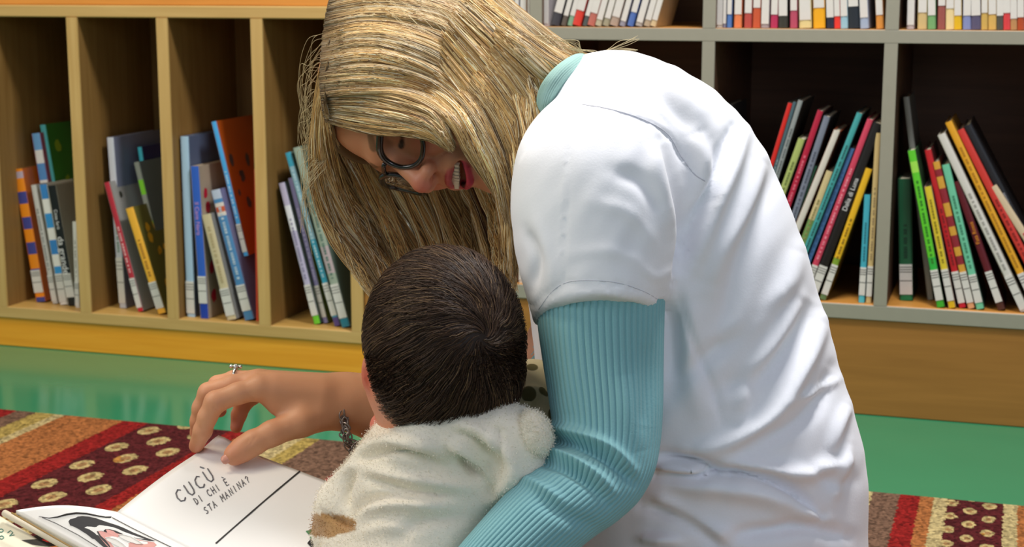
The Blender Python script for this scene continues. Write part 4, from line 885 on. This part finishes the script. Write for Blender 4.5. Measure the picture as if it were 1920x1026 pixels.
def hit(px, py):
    """depth where the ray meets the hair-cap ellipsoid (or its nearest approach)"""
    o = (HM.T @ (cC - H0) - HC) / HR; r = (HM.T @ ray(px, py)) / HR
    A = r @ r; B = o @ r; Cq = o @ o - 1; D = B * B - A * Cq
    return (-B - math.sqrt(D)) / A if D > 0 else -B / A
def gpts(g, m=14):
    K = np.array([(q[0], q[1], q[2] if len(q) > 2 else hit(q[0], q[1]), 0.0 if len(q) > 2 else 1.0) for q in g])
    R_ = catmull(K, np.linspace(0, 1, m)); wt = np.clip(R_[:, 3], 0, 1)
    dh = np.array([hit(a, b) for a, b in R_[:, :2]]); R_[:, 2] = R_[:, 2] * (1 - wt) + dh * wt
    return R_[:, :3]
def world(a):  # (...,3) px,py,d
    x, y, d = a[..., 0:1], a[..., 1:2], a[..., 2:3]
    return cC + (cF + cR * ((x - 960) / FPX) - cU * ((y - 513) / FPX)) * d
def vn(t, seed):  # smooth 1d noise
    r = np.random.default_rng(seed).uniform(-1, 1, 400); x = np.mod(t, 399); i = x.astype(int); f = x - i; f = f * f * (3 - 2 * f); return r[i] * (1 - f) + r[(i + 1) % 400] * f
def sheet(gs, n, k, seed, spread=0.004, wig=1.2, short=0.12, clump=0.5, gapfn=None, rad=0.00042, dk=0.9, rootdark=0.75, dofs=0.0, sv=0.06):
    G = np.array([gpts(g) for g in gs])          # (ng,14,3)
    r = np.random.default_rng(seed); u = r.uniform(0, 1, n)
    Gf = catmull(G.reshape(len(gs), -1), u).reshape(n, 14, 3)
    # resample along with random length
    ln = 1 - short * r.uniform(0, 1, n) ** 2; s0 = sv * r.uniform(0, 1, n) ** (2 if sv < .1 else .8)
    t = s0[:, None] + (ln - s0)[:, None] * np.linspace(0, 1, k)[None]
    x = t * 13; i = np.minimum(x.astype(int), 12); f = (x - i)[..., None]; rr = np.arange(n)[:, None]
    A = Gf[rr, i] * (1 - f) + Gf[rr, i + 1] * f
    U = u[:, None] * 40 + t * 3
    A[..., 0] += (vn(U * 1.7 + t * 5, seed) * 3.2 + r.normal(0, 1.3, n)[:, None]) * wig * (0.3 + t)
    A[..., 1] += (vn(U * 1.3 + 50 + t * 4, seed + 1) * 3.2 + r.normal(0, 1.6, n)[:, None]) * wig * (0.3 + t)
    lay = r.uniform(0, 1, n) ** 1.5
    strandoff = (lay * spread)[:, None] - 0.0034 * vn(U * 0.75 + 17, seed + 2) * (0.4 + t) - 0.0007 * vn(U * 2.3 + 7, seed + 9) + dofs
    A[..., 2] -= 0.004 - strandoff
    S = world(A)
    base = np.array([lin('#cca568'), lin('#e4c994'), lin('#a27c4e'), lin('#f3e5c4'), lin('#664a2e')])
    pr = np.array([.36, .28, .18, .12, .06]); pick = r.choice(5, n, p=pr)
    c = base[pick]; cl = (vn(u * 60, seed + 5) * 0.5 + vn(u * 17, seed + 6) * 0.5)
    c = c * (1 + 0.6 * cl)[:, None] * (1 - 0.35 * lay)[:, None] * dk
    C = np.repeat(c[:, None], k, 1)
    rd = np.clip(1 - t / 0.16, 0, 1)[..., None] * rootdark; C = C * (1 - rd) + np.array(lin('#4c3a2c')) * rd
    R_ = rad * (0.6 + 0.8 * r.uniform(0, 1, n))[:, None] * np.clip((1.02 - np.linspace(0, 1, k)) * 6, 0.25, 1)[None]
    if gapfn is not None:
        keep = gapfn(u); S, C, R_ = S[keep], C[keep], R_[keep]
    return S, R_, np.clip(C, 0.004, 0.9)
D = 1.56
T1 = [[(640, -60), (740, -95), (870, -70), (970, 10), (1050, 75), (1108, 106, 1.57)],
      [(622, -20), (720, -45), (850, -20), (950, 50, 1.545), (1030, 108, 1.535), (1075, 135, 1.535)],
      [(612, 20), (710, 5), (835, 25), (930, 95, 1.545), (1000, 170, 1.52), (1030, 220, 1.52)],
      [(606, 60), (700, 45), (820, 75), (910, 150, 1.54), (972, 250, 1.515), (1000, 350, 1.51)],
      [(602, 100), (695, 88), (805, 120), (890, 190, 1.535), (950, 300, 1.51), (975, 430, 1.51)],
      [(600, 135), (690, 125), (795, 150), (872, 205, 1.53), (925, 300, 1.51), (955, 420, 1.51)],
      [(600, 160), (685, 155), (782, 168), (852, 212, 1.53), (898, 290, 1.515), (945, 385, 1.52)],
      [(602, 182), (680, 175), (770, 184, 1.545), (835, 222, 1.53), (874, 285, 1.525), (934, 368, 1.53)]]
T2 = [[(602, 180), (680, 175), (755, 188, 1.545), (812, 210, 1.53), (838, 243, 1.525), (850, 276, 1.525)],
      [(604, 205), (655, 207, 1.572), (725, 218, 1.545), (788, 232, 1.53), (824, 254, 1.525), (846, 278, 1.525)],
      [(610, 228), (658, 242, 1.575), (716, 252, 1.548), (768, 251, 1.535), (808, 258, 1.53), (840, 276, 1.53)]]
T3 = [[(880, -10, 1.60), (975, 70, 1.555), (1030, 112, 1.53), (1060, 140, 1.53)], [(850, 10, 1.595), (960, 120, 1.542), (995, 210, 1.51), (1002, 330, 1.51)], [(830, 50, 1.59), (940, 190, 1.535), (970, 310, 1.505), (976, 470, 1.51)],
      [(820, 80, 1.59), (918, 210, 1.537), (950, 330, 1.51), (962, 520, 1.52)], [(815, 110, 1.585), (895, 220, 1.542), (928, 330, 1.515), (942, 450, 1.53)]]
CT = [[(618, 70), (592, 165, 1.62), (582, 290, 1.67), (592, 390, 1.70), (640, 470, 1.70), (700, 545, 1.69)],
      [(614, 120), (594, 215, 1.62), (598, 320, 1.68), (628, 410, 1.71), (672, 480, 1.71), (715, 570, 1.70)],
      [(610, 165), (606, 240, 1.62), (620, 330, 1.69), (656, 420, 1.73), (698, 500, 1.73), (724, 600, 1.72)],
      [(612, 205), (628, 265, 1.63), (655, 350, 1.72), (695, 430, 1.75), (728, 510, 1.75), (745, 620, 1.74)],
      [(640, 240, 1.68), (668, 310, 1.72), (700, 380, 1.75), (735, 450, 1.76), (762, 520, 1.76), (775, 620, 1.76)],
      [(700, 290, 1.72), (725, 340, 1.74), (755, 400, 1.76), (785, 460, 1.77), (805, 530, 1.77), (812, 620, 1.77)],
      [(760, 300, 1.74), (785, 350, 1.75), (812, 410, 1.76), (835, 470, 1.77), (850, 540, 1.77), (855, 620, 1.77)],
      [(830, 310, 1.74), (850, 360, 1.75), (872, 410, 1.76), (888, 470, 1.76), (896, 530, 1.76), (900, 600, 1.76)],
      [(890, 310, 1.72), (908, 360, 1.73), (925, 410, 1.74), (935, 470, 1.74), (940, 520, 1.74), (942, 560, 1.74)],
      [(925, 310, 1.70), (940, 360, 1.70), (952, 410, 1.71), (960, 460, 1.71), (964, 500, 1.71), (966, 540, 1.71)]]
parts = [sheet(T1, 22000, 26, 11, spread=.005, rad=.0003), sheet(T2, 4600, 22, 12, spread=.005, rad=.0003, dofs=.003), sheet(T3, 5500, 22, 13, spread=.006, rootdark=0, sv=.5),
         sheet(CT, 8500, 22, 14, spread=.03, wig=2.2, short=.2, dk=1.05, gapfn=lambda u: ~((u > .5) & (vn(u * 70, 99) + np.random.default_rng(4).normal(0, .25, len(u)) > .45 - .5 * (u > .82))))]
# flyaway strands
fl_ = []
rgf = np.random.default_rng(5)
for q in range(70):
    y0 = rgf.uniform(60, 330); x0 = 600 - rgf.uniform(0, 14)
    fl_.append([(x0 + 14, y0, 1.66), (x0 - 12, y0 + rgf.uniform(5, 40), 1.66), (x0 - 22 + rgf.uniform(-10, 10), y0 + rgf.uniform(40, 100), 1.67), (x0 - 5 + rgf.uniform(-22, 12), y0 + rgf.uniform(90, 170), 1.68)])
fly = [(1060, 125, 1.56), (1130, 100, 1.56), (1165, 85, 1.56), (1195, 72, 1.56)], [(1060, 120, 1.56), (1110, 108, 1.56), (1160, 92, 1.56), (1190, 92, 1.56)], [(1000, 72, 1.56), (1050, 76, 1.56), (1085, 82, 1.56), (1088, 96, 1.56)], [(1010, 75, 1.56), (1070, 92, 1.56), (1110, 95, 1.56), (1125, 104, 1.56)], [(990, 68, 1.56), (1040, 70, 1.56), (1075, 88, 1.56), (1100, 104, 1.56)]
for q in range(26):
    b_ = fly[q % 5]; fl_.append([(p[0] + rgf.normal(0, 3), p[1] + rgf.normal(0, 2.5), p[2]) for p in b_])
for q in range(26):
    x0 = rgf.uniform(660, 960); y0 = rgf.uniform(-15, 10) + max(0, (x0 - 900)) * .6
    fl_.append([(x0 - 60, y0 - 12, 1.62), (x0, y0 - 6, 1.60), (x0 + 50, y0 + 22, 1.58), (x0 + 90, y0 + 60, 1.56)])
A = np.array([catmull(g, np.linspace(0, 1, 22)) for g in fl_])
parts.append((world(A), np.full(A.shape[:2], .00022), np.tile(np.array(lin('#c8b68c')), A.shape[:2] + (1,))))
m_hair = vcmat('blonde_hair', 0.55, 0.3)
kk = 22
def rs(Pp):
    S, R_, C = Pp; k = S.shape[1]
    if k == kk: return Pp
    x = np.linspace(0, k - 1, kk); i = np.minimum(x.astype(int), k - 2); f = x - i
    g = lambda a: a[:, i] * (1 - f).reshape((1, -1) + (1,) * (a.ndim - 2)) + a[:, i + 1] * f.reshape((1, -1) + (1,) * (a.ndim - 2))
    return g(S), g(R_), g(C)
parts = [rs(p) for p in parts]
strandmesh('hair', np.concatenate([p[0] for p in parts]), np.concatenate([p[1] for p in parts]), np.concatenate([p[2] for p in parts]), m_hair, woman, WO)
# hair mass under the strands
def cap_sdf(p):
    q = toL(p); d = ell(q, HC, HR - 0.011)
    cut = ell(q, (0, 0.095, -0.060), (0.085, 0.105, 0.130))
    return smax(d, -cut, 0.006)
cs = np.array([W((x, y, z)) for x in (-0.1, 0.1) for y in (-0.14, 0.11) for z in (-0.08, 0.135)])
Vk, Fk = nets(cap_sdf, cs.min(0), cs.max(0), 0.003)
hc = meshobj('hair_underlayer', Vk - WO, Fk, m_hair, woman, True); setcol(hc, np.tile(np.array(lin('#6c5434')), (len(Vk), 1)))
# ------------------------------------------------------------------ baby hair
m_bh = vcmat('dark_brown_hair', 0.55, 0.3)
def onhead(q, s=1.0):   # q local coords -> project to ellipsoid
    return q / BF(q)[..., None] * s
def bl(px, py):         # local point on the head seen at this pixel
    o = (BM.T @ (cC - bC)) / BR; r = (BM.T @ ray(px, py)) / BR; A = r @ r; B = o @ r; D_ = B * B - A * (o @ o - 1)
    t = (-B - math.sqrt(max(D_, 0))) / A; return BM.T @ (cC + ray(px, py) * t - bC)
wh = bl(905, 634)
n, k = 15000, 12; rb_ = np.random.default_rng(21)
q = rb_.normal(0, 1, (n * 2, 3)); q = onhead(q)
Wd = bC + q @ BM.T; xx, yy, dd = proj(Wd)
below = (Wd - bC) @ bup
face = q @ np.array([0, 1, 0])
thin_ = np.linalg.norm(q - bl(741, 584), axis=1); eard = np.linalg.norm(Wd - P(699, 704, 1.43), axis=1)
keep = ~((face > 0.03) & (below < 0.02)) & ~((thin_ < .014) & (rb_.uniform(0, 1, len(q)) < .8)) & (eard > .0165); q = q[keep][:n]; n = len(q)
S = np.empty((n, k, 3)); cur = q.copy(); lnth = rb_.uniform(.014, .042, n); 
lift = rb_.uniform(0.0003, 1, n) ** 2 * .0055
swirl = 0.55
for i in range(k):
    s = i / (k - 1); S[:, i] = cur * (1 + (lift * (0.35 + s * 0.9 - 0.5 * s * s) / 0.075)[:, None])
    nv_ = cur / BR ** 2; nv_ /= np.linalg.norm(nv_, axis=1)[:, None]
    dv = cur - wh; dist = np.linalg.norm(dv, axis=1, keepdims=True); dv = dv / (dist + 1e-6)
    tg = dv - nv_ * (dv * nv_).sum(1, keepdims=True); tg /= np.linalg.norm(tg, axis=1, keepdims=True) + 1e-6
    sw = np.cross(nv_, tg); mix_ = swirl * np.exp(-dist / .03) + 0.10
    g = np.array([-0.35, 0.1, -0.35]); g = g - nv_ * (nv_ @ g)[:, None]
    w_ = vn(np.abs(q @ np.array([90.0, 60, 110])) + 3 * s, 40)[:, None] * 0.45
    dr = tg + sw * (mix_ + w_) + g * np.clip(dist / .06, 0, 1); dr /= np.linalg.norm(dr, axis=1, keepdims=True)
    cur = onhead(cur + dr * (lnth / k)[:, None])
Sw = bC + S @ BM.T
xx, yy, dd = proj(Sw[:, 0])
base = np.array([lin('#33231a'), lin('#443022'), lin('#5a4230'), lin('#7a6044')]); pick = rb_.choice(4, n, p=[.4, .32, .2, .08])
cl = 1 + 0.35 * vn(np.abs(q @ np.array([300.0, 240, 170])), 41)
c = base[pick] * cl[:, None]
strandmesh('hair', Sw, np.tile((.00032 * np.linspace(1, .5, k))[None], (n, 1)), np.repeat(c[:, None], k, 1), m_bh, baby, BO)
def bcap(p):
    d = (BF((p - bC) @ BM) - 1) * 0.076; d = smax(d, (.0165) - np.sqrt(((p - P(697, 704, 1.43)) ** 2).sum(1)), .003); h_ = (p - bC.astype(np.float32)) @ bup.astype(np.float32); fw = (p - bC.astype(np.float32)) @ bfw.astype(np.float32)
    return smax(d, np.minimum(fw - 0.034, -(h_ - 0.02)), .004)
cs = np.array([bC + BM @ np.array([x, y, z]) for x in (-.09, .09) for y in (-.1, .1) for z in (-.09, .09)])
Vk, Fk = nets(bcap, cs.min(0), cs.max(0), 0.0025)
o = meshobj('hair_underlayer', Vk - BO, Fk, m_bh, baby, True)
Cc = np.tile(np.array(lin('#2e2018')), (len(Vk), 1))
thin = np.exp(-((Vk - (bC + BM @ bl(741, 584))) ** 2).sum(1) / .012 ** 2)[:, None]; Cc = Cc * (1 - thin) + np.array(lin('#8a6c48')) * thin
setcol(o, Cc)
# ================================================================== glasses, ring, bracelet
GO = W((0, 0.098, 0)); gl = empty('eyeglasses', tuple(GO)); tag(gl, 'dark tortoiseshell cat-eye glasses worn by the woman', 'glasses')
m_fr = mat('#120e0c', 0.25, 0.2, 120, name='dark_acetate', coat=0.5)
m_gl = bpy.data.materials.new('lens_glass'); m_gl.use_nodes = True; b = m_gl.node_tree.nodes['Principled BSDF']
b.inputs['Transmission Weight'].default_value = 1; b.inputs['Roughness'].default_value = 0.02; b.inputs['IOR'].default_value = 1.1; b.inputs['Base Color'].default_value = (.9, .87, .85, 1)
def lens_pts(s, n=40, k=1.0):
    out = []
    for i in range(n):
        a = 2 * math.pi * i / n; cx, cz = math.cos(a), math.sin(a)
        x = 0.026 * abs(cx) ** 0.80 * np.sign(cx); z = 0.0225 * abs(cz) ** 0.85 * np.sign(cz)
        if cz > 0 and cx > 0: z += 0.004 * cx; x += 0.002 * cz
        if cz < 0: x *= 1 - 0.22 * abs(cz)
        X = s * (0.0335 + x * k); Z = -0.0145 + z * k; Y = 0.101 - 6.0 * X * X
        out.append(W((X, Y, Z)) - GO)
    return out
fr = MB()
for s in (-1, 1):
    p = lens_pts(s); fr.tube(p + [p[0], p[1]], [0.0026 + 0.0012 * max(0, math.sin(2 * math.pi * i / 40)) for i in range(42)], 8, cap=False)
fr.tube([W((x, 0.102, 0.0015 + 0.0015 * math.cos(x * 200))) - GO for x in (-0.009, -0.004, 0.004, 0.009)], 0.0024, 8)
fr.build('frame', m_fr, gl, True)
for s in (-1, 1):
    p = lens_pts(s, 40, 0.97); c = sum(p) / 40; L_ = MB(); t_ = hN * 0.0006
    L_.add([c + t_] + [q + t_ for q in p] + [c - t_] + [q - t_ for q in p], [(0, 1 + i, 1 + (i + 1) % 40) for i in range(40)] + [(41, 42 + (i + 1) % 40, 42 + i) for i in range(40)] + [(1 + i, 42 + i, 42 + (i + 1) % 40, 1 + (i + 1) % 40) for i in range(40)])
    L_.build('lens', m_gl, gl, False)
    t = MB(); t.tube([W((s * 0.0585, 0.081, 0.004)) - GO, W((s * 0.059, 0.070, 0.004)) - GO, W((s * 0.0635, 0.03, 0.004)) - GO, W((s * 0.069, -0.005, 0.002)) - GO, W((s * 0.070, -0.03, -0.02)) - GO], [.0022, .0022, .002, .002, .0018], 8); t.build('temple', m_fr, gl, True)
# ring on the ring finger
rc = (np.array(FG['ring'][0][0], float) + np.array(FG['ring'][1][0], float)) / 2 * 0 + P(441, 709, 1.695); ax_ = nrm(P(440, 712, 1.695) - P(486, 714, 1.695))
a = nrm(np.cross(ax_, cF)); b_ = np.cross(ax_, a); R0 = MB()
m_si = mat('#d8d4cc', 0.2, 0.05, name='silver', metal=1.0)
R0.tube([.0112 * (math.cos(t) * a + math.sin(t) * b_) for t in np.linspace(0, 2 * math.pi, 33)], .0017, 8, cap=False)
ro = R0.build('band', m_si, None, True); rr_ = empty('finger_ring', tuple(rc)); ro.parent = rr_
cr = MB()
up_ = a if (a @ cU) > 0 else -a
for k_, (da, db, dr) in enumerate([(-.005, .0, .0022), (0, .001, .0030), (.005, .0, .0022), (-.0025, -.003, .0017), (.0028, -.003, .0017)]):
    c0 = up_ * .0122 + ax_ * da + b_ * db
    cr.tube([c0 - up_ * dr, c0 - up_ * dr * .6, c0, c0 + up_ * dr * .6, c0 + up_ * dr], [.0003, dr * .8, dr, dr * .75, .0004], 8)
cr.build('setting', m_si, rr_, True); tag(rr_, 'silver ring with a small jewelled setting on the woman\'s right hand', 'ring')
# chain bracelet hanging from the wrist
bp_ = [P(644, 778, 1.665), P(648, 806, 1.660), P(660, 832, 1.66), P(682, 836, 1.662), P(704, 818, 1.665), P(718, 795, 1.67), P(722, 770, 1.69), P(700, 728, 1.735), P(670, 722, 1.735), P(650, 745, 1.72), P(645, 776, 1.665)]
S = catmull(np.array(bp_), np.linspace(0, 1, 60)); BRO = bp_[2]; br_ = empty('bracelet', tuple(BRO)); tag(br_, 'dark silver chain bracelet hanging from the woman\'s right wrist', 'bracelet')
m_ch = mat('#8c8078', 0.28, 0.4, 300, name='tarnished_silver', metal=0.9)
lk = MB(); rr = random.Random(3)
for i in range(0, 58, 2):
    for row in (0, 1, 2):
        c = S[i] - BRO + cU * (-.0055 * row + .004) + camv(rr.uniform(-.002, .002), rr.uniform(-.002, .002), rr.uniform(-.001, .004)); t = nrm(nrm(S[i + 1] - S[i]) + camv(rr.uniform(-.6, .6), rr.uniform(-.6, .6), 0)); n_2 = nrm(np.cross(t, camv(rr.uniform(-.7, .7), rr.uniform(-.7, .7), 1)))
        lk.tube([c + t * .0052 * math.cos(q) + n_2 * .0030 * math.sin(q) for q in np.linspace(0, 2 * math.pi, 13)], .0009, 6, cap=False)
lk.build('chain', m_ch, br_, True)
# ================================================================== open picture book
G0 = onZ(220, 960, .262); E0 = onZ(410, 826, .300); G1 = onZ(520, 1113, .235); E1 = onZ(770, 962, .272)
L0 = onZ(30, 957, .245)
L1 = L0 + (G1 - G0)
m_page = mat('#f6f4f0', 0.22, 0.01, 30, name='glossy_page', spec=0.5)
BKO = G0.copy(); bk = empty('open_picture_book', tuple(BKO)); tag(bk, 'open white picture book with a drawing on the page, in front of the baby', 'book')
def pg(A0, B0, A1, B1, bulge, curl=0.0):
    def f(u, v):   # u from gutter outward, v from head to foot
        p = (A0 * (1 - u) + B0 * u) * (1 - v) + (A1 * (1 - u) + B1 * u) * v
        z = bulge * math.sin(math.pi * min(1, u)) * (1 - 0.3 * v) + curl * math.exp(-((u - 1) ** 2 / .02 + (v - .02) ** 2 / .01))
        return p + np.array([0, 0, z])
    return f
right = pg(G0, E0, G1, E1, .004, .006); left = pg(G0, L0, G1, L1, .006)
def pagemesh(f, name, m, off=0.0, th=0.0012, u1=1.0, v1=1.0):
    n1, n2 = 30, 30; b = MB()
    V = [f(u1 * i / n1, v1 * j / n2) - BKO + np.array([0, 0, off]) for i in range(n1 + 1) for j in range(n2 + 1)]; N1 = len(V)
    V += [v - np.array([0, 0, th]) for v in V]; F = []
    g = lambda i, j: i * (n2 + 1) + j
    for i in range(n1):
        for j in range(n2): F += [(g(i, j), g(i + 1, j), g(i + 1, j + 1), g(i, j + 1)), (N1 + g(i, j), N1 + g(i, j + 1), N1 + g(i + 1, j + 1), N1 + g(i + 1, j))]
    for i in range(n1): F += [(g(i, 0), N1 + g(i, 0), N1 + g(i + 1, 0), g(i + 1, 0)), (g(i, n2), g(i + 1, n2), N1 + g(i + 1, n2), N1 + g(i, n2))]
    for j in range(n2): F += [(g(0, j), g(0, j + 1), N1 + g(0, j + 1), N1 + g(0, j)), (g(n1, j), N1 + g(n1, j), N1 + g(n1, j + 1), g(n1, j + 1))]
    b.add(V, F); return b.build(name, m, bk, True)
rp_ = pagemesh(right, 'right_page', m_page, th=.004); lp_ = pagemesh(left, 'left_page', m_page, th=.006)
# invert px -> (u,v) on a page
def uv(f, x, y, u=.5, v=.3):
    for _ in range(12):
        def e(u_, v_):
            X, Y, _d = proj(f(u_, v_)[None]); return np.array([X[0] - x, Y[0] - y])
        r0 = e(u, v); h_ = 1e-3; Jm = np.stack([(e(u + h_, v) - r0) / h_, (e(u, v + h_) - r0) / h_], 1); s_ = np.linalg.solve(Jm, r0); u -= s_[0]; v -= s_[1]
    return u, v
def ink(f, name, polys, m, lines=(), parent=None, lift=.0006):
    b = MB(); up = np.array([0, 0, lift])
    for pl in polys:
        V = [f(*uv(f, x, y)) - BKO + up for x, y in pl]; c = sum(V) / len(V)
        b.add([c] + V, [(0, 1 + i, 1 + (i + 1) % len(V)) for i in range(len(V))])
    for pts, wd in lines:
        Q = [f(*uv(f, x, y)) - BKO + up for x, y in pts]
        b.tube(Q, wd if not isinstance(wd, list) else wd, 6)
    return b.build(name, m, parent)
m_black = mat('#1e1a1c', 0.4, name='black_ink'); m_pink = mat('#e6a49c', 0.4, name='pink_ink'); m_white = mat('#efece6', 0.4, name='white_ink'); m_thin = mat('#55504e', 0.5, name='thin_ink')
z8 = lambda X, Y: (X / 4.8, 930 + Y / 4.8)
# drawing on the left page
hairp = [(616, 235), (632, 215), (675, 205), (700, 192), (740, 187), (800, 192), (870, 208), (960, 240), (1060, 272), (1110, 292), (1200, 335), (1300, 375), (1400, 412), (1340, 408), (1200, 380), (1110, 350), (1040, 318), (985, 306), (950, 306), (965, 335), (910, 320), (870, 325), (900, 380), (960, 440), (1010, 500), (960, 490), (900, 440), (850, 395), (830, 390), (780, 350), (700, 300), (660, 280), (630, 270)]
ink(left, 'drawing_hair', [[z8(*p) for p in hairp]], m_black, parent=lp_)
pinkp = [(870, 325), (910, 320), (965, 335), (950, 308), (985, 308), (1040, 320), (1110, 352), (1200, 385), (1300, 410), (1385, 420), (1410, 445), (1380, 470), (1300, 470), (1250, 500), (1100, 520), (1010, 500), (950, 440), (900, 380)]
ink(left, 'drawing_face', [[z8(*p) for p in pinkp]], m_pink, parent=lp_, lift=.0004)
ink(left, 'drawing_eye', [[z8(*p) for p in [(948, 385), (985, 380), (1050, 400), (1110, 440), (1150, 480), (1100, 480), (1020, 440), (965, 410)]]], m_white, [([z8(*p) for p in [(948, 385), (985, 380), (1050, 400), (1110, 440), (1150, 480)]], .0005)], parent=lp_, lift=.0008)
ink(left, 'drawing_eye', [[z8(*p) for p in [(1066, 360), (1110, 356), (1180, 375), (1250, 415), (1285, 440), (1230, 440), (1150, 415), (1090, 385)]]], m_white, [([z8(*p) for p in [(1066, 360), (1110, 356), (1180, 375), (1250, 415), (1285, 440)]], .0005)], parent=lp_, lift=.0008)
ink(left, 'drawing_line', [], m_black, [([z8(*p) for p in [(350, 190), (440, 205), (520, 195), (600, 172), (690, 160), (780, 165), (880, 185), (950, 196), (1000, 196)]], [.0002, .0004, .0007, .001, .001, .0009, .0007, .0006, .0008])], parent=lp_)
ink(left, 'drawing_border', [], m_thin, [([z8(*p) for p in [(1010, 200), (1200, 300), (1400, 398), (1600, 495)]], .00035), ([z8(*p) for p in [(380, 200), (500, 250), (700, 355), (900, 480)]], .00035)], parent=lp_)
# hand lettering on the right page
GL = {'C': [[(.9, .85), (.6, 1), (.2, .85), (.05, .5), (.2, .12), (.6, 0), (.9, .15)]], 'U': [[(.1, 1), (.1, .3), (.35, 0), (.7, .05), (.85, .3), (.85, 1)]], 'D': [[(.1, 0), (.1, 1), (.6, .85), (.85, .5), (.6, .12), (.1, 0)]],
      'I': [[(.4, 0), (.4, 1)]], 'H': [[(.1, 0), (.1, 1)], [(.85, 0), (.85, 1)], [(.1, .5), (.85, .5)]], 'E': [[(.85, 1), (.1, 1), (.1, 0), (.85, 0)], [(.1, .5), (.7, .5)]], 'S': [[(.85, .9), (.4, 1), (.1, .75), (.5, .5), (.85, .25), (.5, 0), (.1, .1)]],
      'T': [[(.45, 0), (.45, 1)], [(0, 1), (.9, 1)]], 'A': [[(.05, 0), (.45, 1), (.9, 0)], [(.2, .4), (.7, .4)]], 'M': [[(.05, 0), (.1, 1), (.5, .4), (.9, 1), (.95, 0)]], 'N': [[(.1, 0), (.1, 1), (.85, 0), (.85, 1)]], '?': [[(.1, .8), (.45, 1), (.8, .75), (.45, .45), (.45, .25)], [(.45, .08), (.45, 0)]],
      '`': [[(.2, 1.45), (.5, 1.2)]], 'Q': [[(.5, 0), (.1, .3), (.1, .75), (.5, 1), (.9, .75), (.85, .25), (.5, 0)], [(.6, .3), (1, -.1)]]}
def letter(txt, x0, y0, x1, y1, hgt, wd, wgt=None):
    """baseline from (x0,y0) to (x1,y1) in page pixels; letter height vector given in pixels"""
    n_l = len([c for c in txt if c != '`']); i = 0; pls = []
    bx = np.array([x1 - x0, y1 - y0], float); hv = np.array(hgt, float)
    for ch in txt:
        if ch == '`': i -= 1
        if ch != ' ':
            for st_ in GL[ch]:
                pls.append(([tuple(np.array([x0, y0]) + bx * ((i + .08 + .7 * a) / n_l) + hv * c) for a, c in st_], wd))
        i += 1
    return pls
L_ = letter('CUCU`', 337, 946, 408, 896, (-13, -20), .00075)
L_ += letter('DI CHI E`', 368, 948, 432, 908, (-7, -11), .00045) + letter('STA MANINA?', 386, 966, 471, 902, (-6, -11), .00045)
ink(right, 'lettering', [], mat('#6c6a6e', 0.5, name='grey_ink'), L_, parent=rp_)
ink(right, 'page_line', [], mat('#3c3a38', 0.5, name='dark_line'), [([(562, 885), (520, 920), (470, 963), (405, 1020)], .0009)], parent=rp_)
# small plant drawing by the baby's sleeve
ink(right, 'drawing_leaf', [[(573, 997), (586, 994), (594, 1000), (588, 1004), (578, 1003)], [(586, 1004), (596, 1008), (592, 1012), (580, 1010)]], mat('#4c8c5c', 0.4, name='green_ink'), parent=rp_)
ink(right, 'drawing_stem', [[(576, 1020), (582, 1012), (590, 1006), (598, 1012), (600, 1026), (590, 1024), (584, 1028)]], m_black, parent=rp_)
# outer board edge and loose leaf beyond the left page
edge = MB(); q0 = onZ(8, 962, .240); q1 = onZ(140, 1034, .222); q2 = onZ(300, 1110, .20)
edge.tube([q0 - BKO, (q0 + q1) / 2 - BKO, q1 - BKO, q2 - BKO], [.0035, .0038, .004, .004], 10); edge.build('board_edge', mat('#dcd2bc', 0.5, name='board'), bk, True)
e2 = MB(); q0 = onZ(22, 962, .2475); q1 = onZ(150, 1036, .229); e2.tube([q0 - BKO, q1 - BKO], .0009, 6); e2.build('page_edge', mat('#8c6c2c', 0.4, name='gilt_line'), bk)
lf = lambda u, v: (onZ(0, 968, .233) * (1 - u) + onZ(-150, 990, .22) * u) * (1 - v) + (onZ(250, 1120, .20) * (1 - u) + onZ(80, 1140, .19) * u) * v
fp = pagemesh(lf, 'front_flap', mat('#dfd9c2', 0.4, name='cream_page'), th=.003)
ink(lf, 'drawing_bird', [[(40, 1014), (70, 1012), (62, 1006), (75, 1004), (85, 1008), (78, 1014), (95, 1020), (115, 1024), (90, 1026), (60, 1022)]], m_black, parent=fp)
ink(lf, 'lettering', [], mat('#4c8c80', 0.5, name='teal_ink'), [([(2 + 4 * math.cos(t), 996 + 3 * math.sin(t)) for t in np.linspace(0, 6.3, 12)], .0004), ([(14, 1000), (20, 996), (24, 1000), (18, 1006), (27, 1004)], .0004), ([(3 + 4 * math.cos(t), 1009 + 3 * math.sin(t)) for t in np.linspace(0, 6.3, 12)], .0004)], parent=fp)
